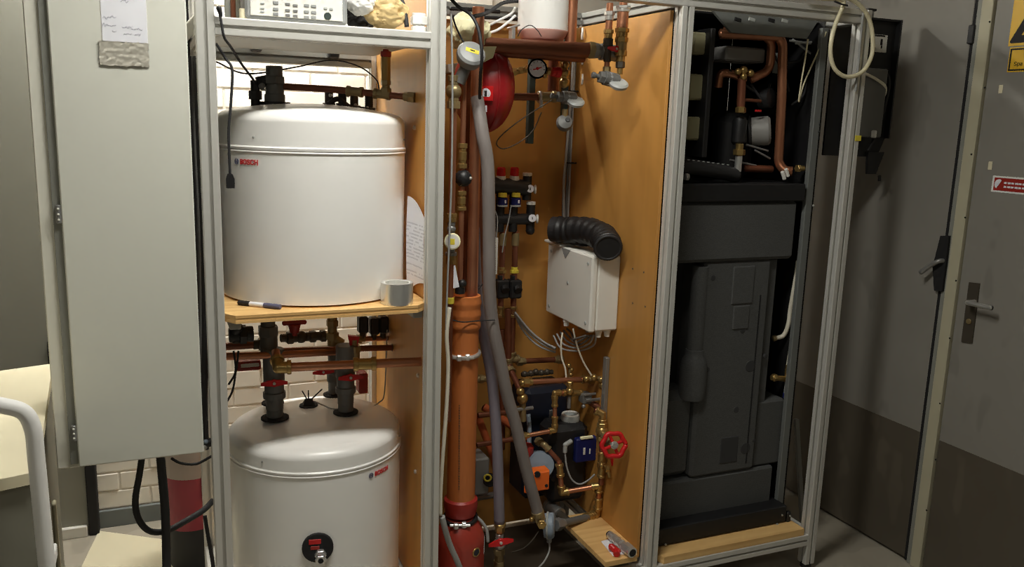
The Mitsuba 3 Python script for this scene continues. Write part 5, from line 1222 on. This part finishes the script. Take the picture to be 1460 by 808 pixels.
for a, b, c_, d_ in ((1095, 215, 1063, 206), (1098, 226, 1076, 214), (1040, 228, 1078, 236)): part(k, 'bracket_rod', tube(pl((a, b, .2), (c_, d_, .2)), .004, 8), 'steel_dull', True)
u, v = at(1104, 75, y=.28), at(1112, 105, y=.28); part(k, 'white_tag', bx(u[0], v[0], .28, .284, v[2], u[2], .001), 'grey_light')
part(k, 'side_plate', hullm([q + (0, e, 0) for q in pl((1140, 108, .30), (1147, 88, .30), (1156, 90, .30), (1147, 205, .30), (1135, 205, .30)) for e in (0, .01)]), 'grey_stem', False)
part(k, 'side_plate', hullm([q + (0, e, 0) for q in pl((1098, 120, .40), (1116, 100, .40), (1118, 210, .40), (1096, 200, .40)) for e in (0, .01)]), 'grey_stem', False)
for pts_ in (((1130, 56), (1158, 78)), ((1134, 62), (1158, 60)), ((1126, 58), (1156, 62))): part(k, 'bracket_rod', tube(pl((*pts_[0], .2), (*pts_[1], .2)), .004, 8), 'grey_light', True)
part(k, 'thin_wire', tube(spline(pl((1152, 56, .13), (1147, 90, .13), (1142, 120, .14), (1139, 145, .15), (1146, 120, .16), (1158, 92, .15), (1168, 70, .13), (1178, 45, .12)), 7), .003, 8), 'cream_cable', True)
for a0, b0, a1, b1 in ((1120, 90, 1150, 70), (1128, 150, 1152, 110), (1100, 70, 1125, 130), (1040, 100, 1075, 130), (1070, 120, 1090, 150)):
    part(k, 'black_wire', tube(spline(pl((a0, b0, .21), ((a0 + a1) / 2 + 5, (b0 + b1) / 2 + 6, .2), (a1, b1, .21)), 6), .005, 8), 'rubber', True)
# small upright of the rig behind the right post
q = at(1144, 640, y=.40); solo('thin_strut', 'thin pale strut leaning behind the right front post near the floor', 'strut', hullm([p_ + (dx, dy, 0) for p_ in pl((1137, 598, .30), (1146, 752, .30)) for dx in (-.009, .009) for dy in (0, .014)]), 'alu_grey', False)

# swung out electrical panel right of the frame
k = T('switch_panel', 'black metal panel with grey control box, standing out beyond the right post', 'panel')
YP = .16
o = [at(1218, 24, y=YP), at(1284, 29, y=YP), at(1266, 205, y=YP), at(1252, 224, y=YP), at(1218, 222, y=YP)]
part(k, 'plate', hullm([np.array(q) + (0, e, 0) for q in [(2.185, YP, o[0][2]), o[1], (o[1][0], YP, o[2][2] + .02), (o[1][0] - .03, YP, o[3][2]), (2.185, YP, o[4][2])] for e in (.012, .02)]), 'hp_black', False)
part(k, 'edge_flange', bx(o[1][0] - .006, o[1][0], YP - .012, YP + .02, o[2][2] + .02, o[1][2], .001), 'black'); part(k, 'top_flange', bx(2.185, o[1][0], YP - .006, YP + .012, o[1][2] - .008, o[1][2], .001), 'black')
q0, q1 = at(1240, 224, y=YP), at(1252, 248, y=YP); part(k, 'hinge_tab', hullm([(x, y_, z) for x, z in ((q0[0] - .01, q0[2] + .02), (q1[0] + .02, q0[2] + .02), (q1[0] - .01, q1[2]), (q0[0], q1[2])) for y_ in (YP + .0, YP + .012)]), 'black', False); part(k, 'hinge_pin', cyl(at(1254, 250, y=YP), at(1254, 258, y=YP), .006, 10), 'black')
u, v = at(1232, 96, y=YP - .05), at(1257, 196, y=YP - .05); part(k, 'control_box', bx(u[0] - .02, v[0], YP - .05, YP + .01, v[2], u[2], .005), 'grey_stem', label='dark grey control box')
u, v = at(1246, 48, y=YP), at(1266, 75, y=YP); kk = part(k, 'rating_plate', bx(u[0], v[0], YP + .009, YP + .0118, v[2], u[2], .0005), 'off_white', label='white label with black marks')
for a, b, w, h in ((1257, 60, .010, .022), (1255, 51, .05, .006), (1257, 67, .006, .010)): q = at(a, b, y=YP + .008); part(k, 'plate_mark', bx(q[0] - w / 2, q[0] + w / 2, YP + .0078, YP + .0092, q[2] - h / 2, q[2] + h / 2, .0003), 'ink_black')
part(k, 'white_wire', tube(spline(pl((1232, 104, YP - .06), (1248, 112, YP - .06), (1261, 122, YP - .05), (1262, 133, YP - .04), (1256, 140, YP - .03)), 7), .0055, 8), 'white_cable', True)
part(k, 'plug', ob(at(1246, 191, y=YP - .06), .012, .02, .028, b=.003), 'white'); part(k, 'black_wire', tube(spline(pl((1262, 100, YP - .01), (1268, 120, YP - .02), (1258, 165, YP - .03), (1250, 190, YP - .03), (1238, 215, YP - .03)), 7), .006, 8), 'rubber', True)
u, v = at(1222, 193, y=-.003), at(1227, 201, y=-.003); solo('yellow_tape', 'small yellow tape mark on the right front post of the frame', 'tape', bx(u[0] - .006, v[0] + .002, -.003, .0, v[2], u[2], .0005), 'yellow')
# pale cable loop hanging from the top rail
k = T('cable_loop', 'pale yellow cable hanging in a big loop over the top right corner of the frame', 'cable')
part(k, 'cable', tube(spline(pl((1150, -4, -.02), (1178, -2, -.02), (1199, 0, -.015), (1202, 8, -.014), (1190, 38, -.012), (1184, 70, -.012), (1188, 94, -.012), (1200, 107, -.014), (1215, 109, -.016), (1232, 100, -.016), (1243, 78, -.014), (1244, 52, -.012), (1240, 30, -.012), (1231, 13, -.014), (1217, 1, -.015), (1200, -6, -.015)), 9), .0072, 10), 'cream_cable', True)
part(k, 'tie', tube(spline(pl((1190, 2, -.022), (1200, 6, -.026), (1208, 8, -.012)), 6), .003, 8), 'rubber', True)
cable('grey_cable', 'thin pale cable running down the face of the right front post', pl((1231, 18, -.006), (1228, 45, -.006), (1224, 90, -.007), (1220, 130, -.007)), .0042, 'grey_cable')
k = T('corner_bracket', 'small dark bracket with bolt on top of the right end of the top rail', 'bracket'); q = at(1238, 12, y=.02); part(k, 'tab', bx(q[0] - .008, q[0] + .03, .01, .04, 2.0745, 2.082, .001), 'black'); part(k, 'bolt', cyl((q[0] + .02, .02, 2.055), (q[0] + .02, .02, 2.0745), .006, 8), 'alu_grey')

# ================================================================== left side: cabinet, trolley, cupboard, cables
k = T('electrical_cabinet', 'tall pale grey wall cabinet with a note taped to its door', 'cabinet')
dx0, dx1, dz0, dz1 = -.333, -.021, .768, 2.5
part(k, 'body', bx(-.372, -.080, .012, .22, .758, 2.5, .003), 'cabinet_edge', False, label='body with pale folded edge')
part(k, 'body_side', bx(-.37, -.3335, .0085, .012, .762, 2.5, .001), 'cabinet_edge')
part(k, 'door', bx(dx0 + .012, dx1, -.012, .010, dz0, dz1, .003), 'cabinet_paint', False)
part(k, 'door_shadow_gap', bx(-.340, dx0 + .012, .0, .0115, dz0 + .004, dz1, .001), 'frame_grey')
for b, b2 in ((292, 318), (606, 628)):
    q, q2 = at(82 if b < 400 else 103, b, y=-.004), at(83 if b < 400 else 104, b2, y=-.004); xx = -.327
    h = part(k, 'hinge', cyl((xx, -.006, q2[2]), (xx, -.006, q[2]), .0065, 12), 'steel_dull')
    for t in (.2, .5, .8): z = q2[2] + t * (q[2] - q2[2]); part(h, 'screw', ball((xx, -.0125, z), .003, 8), 'off_white')
u, v = at(141, -30, y=-.0125), at(211, 62, y=-.0125)
kn = T('paper_note', 'white paper note with faint handwriting taped on the grey cabinet door', 'note')
part(kn, 'sheet', bx(u[0], v[0], -.0138, -.0124, v[2], u[2], .0003), 'paper', False)
rr = np.random.default_rng(4)
for a, b, n_, sc in ((172, 2, 3, 1.), (146, 25, 4, 1.3), (146, 36, 5, 1.), (160, 45, 2, .9), (174, 39, 4, 1.), (187, 42, 4, 1.1), (176, 49, 4, .8), (192, 50, 3, .8)):
    q = at(a, b, y=-.0145); p_ = [q + ((i * .0032) * sc, 0, float(rr.normal(0, .0016)) * sc + (.0022 if i % 2 else 0)) for i in range(n_ * 2)]
    part(kn, 'handwriting', tube(spline(p_, 4), .00035, 5), 'ink', True)
u, v = at(141, 58, y=-.013), at(213, 96, y=-.013)
gx, gz = np.meshgrid(np.linspace(u[0], v[0], 40), np.linspace(v[2], u[2], 22)); rr = np.random.default_rng(2)
gy = -.0150 - .0035 * fbm(np.stack([gx * 110, gz * 160, 0 * gx], -1), 3, 2)
gx2 = gx + (np.abs(np.arange(40) - 19.5) > 19)[None] * rr.normal(0, .0012, gx.shape); gz2 = gz + (np.abs(np.arange(22) - 10.5) > 10)[:, None] * rr.normal(0, .0012, gx.shape)
vt = np.stack([gx2, gy, gz2], -1).reshape(-1, 3); ft = [(i * 40 + j, i * 40 + j + 1, (i + 1) * 40 + j + 1, (i + 1) * 40 + j) for i in range(21) for j in range(39)]
vb = vt + (0, .0025, 0); n_ = len(vt); solo('tape_strip', 'wrinkled silver tape holding the lower edge of the paper note', 'tape', (np.vstack([vt, vb]), np.array(ft + [tuple(n_ + i for i in f_[::-1]) for f_ in ft])), 'silver_tape', 25)
# dark cables between the cabinet and the left post
k = T('cable_bundle', 'dark cables squeezed between the grey cabinet and the left aluminium post', 'cables')
for i, (a, yy) in enumerate(((276, .10), (282, .13), (288, .08), (292, .16))):
    part(k, 'cable', tube(spline(pl((a - 8, 80, yy), (a - 4, 200, yy + .02), (a + 2, 330, yy), (a + 4, 450, yy + .03), (a + 3 - 3 * (i % 2), 560, yy), (a + 2, 640, yy)), 7), .008, 8), 'rubber' if i != 1 else 'grey_stem', True)
solo('trunking', 'dark trunking behind the grey cabinet beside the left post', 'trunking', bx(-.035, -.004, .23, .55, .72, 2.4, .003), 'black_matt', False)
k = T('blue_plug', 'small plug with blue light at the lower right corner of the grey cabinet', 'plug'); q = at(297, 632, y=.04); part(k, 'body', cyl(q + (-.014, 0, 0), q + (.012, 0, .004), .012, 12), 'black'); part(k, 'clip', ball(q + (-.012, -.006, -.006), .009), 'steel'); part(k, 'lens', ball(q + (-.006, -.006, .008), .007), 'blue_grey')
cable('black_cable', 'thick black cable hanging straight down from under the grey cabinet', pl((228, 640, .12), (231, 675, .12), (235, 720, .115), (237, 770, .11), (238, 830, .10)), .0118, 'rubber', n=12)
cable('black_cable', 'black cable hanging in a low loop from the grey cabinet to the left post', pl((204, 640, .14), (199, 675, .14), (193, 712, .13), (197, 738, .12), (212, 756, .12), (236, 757, .13), (262, 744, .16), (290, 727, .2), (303, 714, .24)), .0088, 'rubber', n=12)
cable('black_cable', 'thin black cable drooping from the right bottom corner of the grey cabinet', pl((244, 653, .15), (258, 660, .14), (280, 661, .14), (302, 650, .13)), .004, 'rubber')
cable('black_cable', 'thin black cable running down behind the left post near the floor', pl((292, 735, .35), (296, 760, .34), (303, 800, .32), (306, 830, .31)), .006, 'rubber')
# bucket of red liquid
q = at(272, 795, y=.80); k = T('bucket', 'tall translucent bucket with red filling behind the hanging black cables', 'bucket')
cx, cy = -.030, .865; zr_ = at(272, 690, y=.73)[2]; zr0 = at(272, 766, y=.73)[2]
part(k, 'foot', lathe([(.085, .0), (.088, zr0)], (cx, cy, 0), UPV, 32), 'foam_dark'); part(k, 'filling', lathe([(.0885, zr0), (.097, zr_)], (cx, cy, 0), UPV, 40), 'bucket_red', 40, label='dark red filling')
part(k, 'wall', lathe([(.0975, zr_), (.112, .50), (.114, .505), (.109, .505), (.108, .50)], (cx, cy, 0), UPV, 40), 'bucket_clear', 40)
f = np.array((cx, cy)); th = np.linspace(-1.25, -.80, 6); vs = [(cx + .1 * math.cos(t), cy + .1 * math.sin(t), z) for z in (zr_ - .085, zr_ + .012) for t in th]
part(k, 'label', (np.array(vs), np.array([(i, i + 1, i + 7, i + 6) for i in range(5)])), 'bucket_clear', True)
# floor sheet
sh = [at(a, b, z=.004) for a, b in ((141, 757), (232, 769), (262, 850), (96, 850))]
solo('floor_sheet', 'pale sheet of board lying on the floor before the brick wall', 'sheet', hullm([np.array((q_[0], q_[1], h)) for q_ in sh for h in (.0, .006)]), 'beige', False)
# service cart with beige top and white tube handle
k = T('service_cart', 'low grey green cart with beige top and white tube handle, left of the cabinet', 'cart')
ZC = .90; a, b = at(75, 518, z=ZC), at(53, 672, z=ZC); e = nrm(a - b); f_ = at(0, 683, z=ZC); w = nrm(f_ - b)
tp = [a, b, b + w * .75, a + w * .75]
part(k, 'top', hullm([q_ + (0, 0, h) for q_ in tp for h in (-.026, 0)]), 'beige', False, label='beige top board')
ins = [a - e * .01 + w * .008, b + e * .015 + w * .008, b + e * .015 + w * .74, a - e * .01 + w * .74]
part(k, 'carcass', hullm([(q_[0], q_[1], z) for q_ in ins for z in (.075, ZC - .026)]), 'cupboard_side', False)
p0 = b + (a - b) * .58 + w * .003
part(k, 'side_batten', ob((p0[0], p0[1], .33), .035, .010, .56, e, w, .003), 'frame_beige')
for t in (.1, .92):
    for u_ in (.05, .68):
        p0 = b + (a - b) * t + w * u_; part(k, 'caster', cat_m([cyl(p0 * (1, 1, 0) + (0, 0, .032) - w * .012, p0 * (1, 1, 0) + (0, 0, .032) + w * .012, .032, 16), bx(p0[0] - .014, p0[0] + .014, p0[1] - .014, p0[1] + .014, .05, .076)]), 'black')
YT = float(b[1]) - .055
hp = [at(67, 808, y=YT), at(52, 655, y=YT), at(47, 612, y=YT), at(33, 587, y=YT), at(0, 577, y=YT)]
lo = hp[0] * 1.0; lo[2] = .16; left = hp[-1] + (-.35, 0, .006)
part(k, 'handle', tube(np.vstack([[lo], spline(hp, 8), spline([hp[-1], left, left + (-.07, 0, -.03), left + (-.09, 0, -.10)], 6)[1:], [(left[0] - .09, YT, .16)]]), .0165, 18), 'white', True, label='bent white tube handle')
for x_, z_ in ((lo[0], .22), (lo[0] + .0, .70), (left[0] - .09, .22), (left[0] - .09, .70)):
    part(k, 'handle_bracket', bx(x_ - .012, x_ + .012, YT + .005, YT + .09, z_ - .015, z_ + .015, .003), 'white')
q = at(77, 502, y=1.0); k = T('wall_socket', 'small black box on the grey partition at the left edge of the cabinet', 'socket'); q = at(77, 502, y=YB - .075); part(k, 'box', bx(q[0] - .02, q[0] + .03, YB - .09, YB - .0605, q[2] - .045, q[2] + .045, .004), 'black'); part(k, 'face', bx(q[0] - .012, q[0] + .022, YB - .094, YB - .089, q[2] - .03, q[2] + .03, .002), 'rubber')
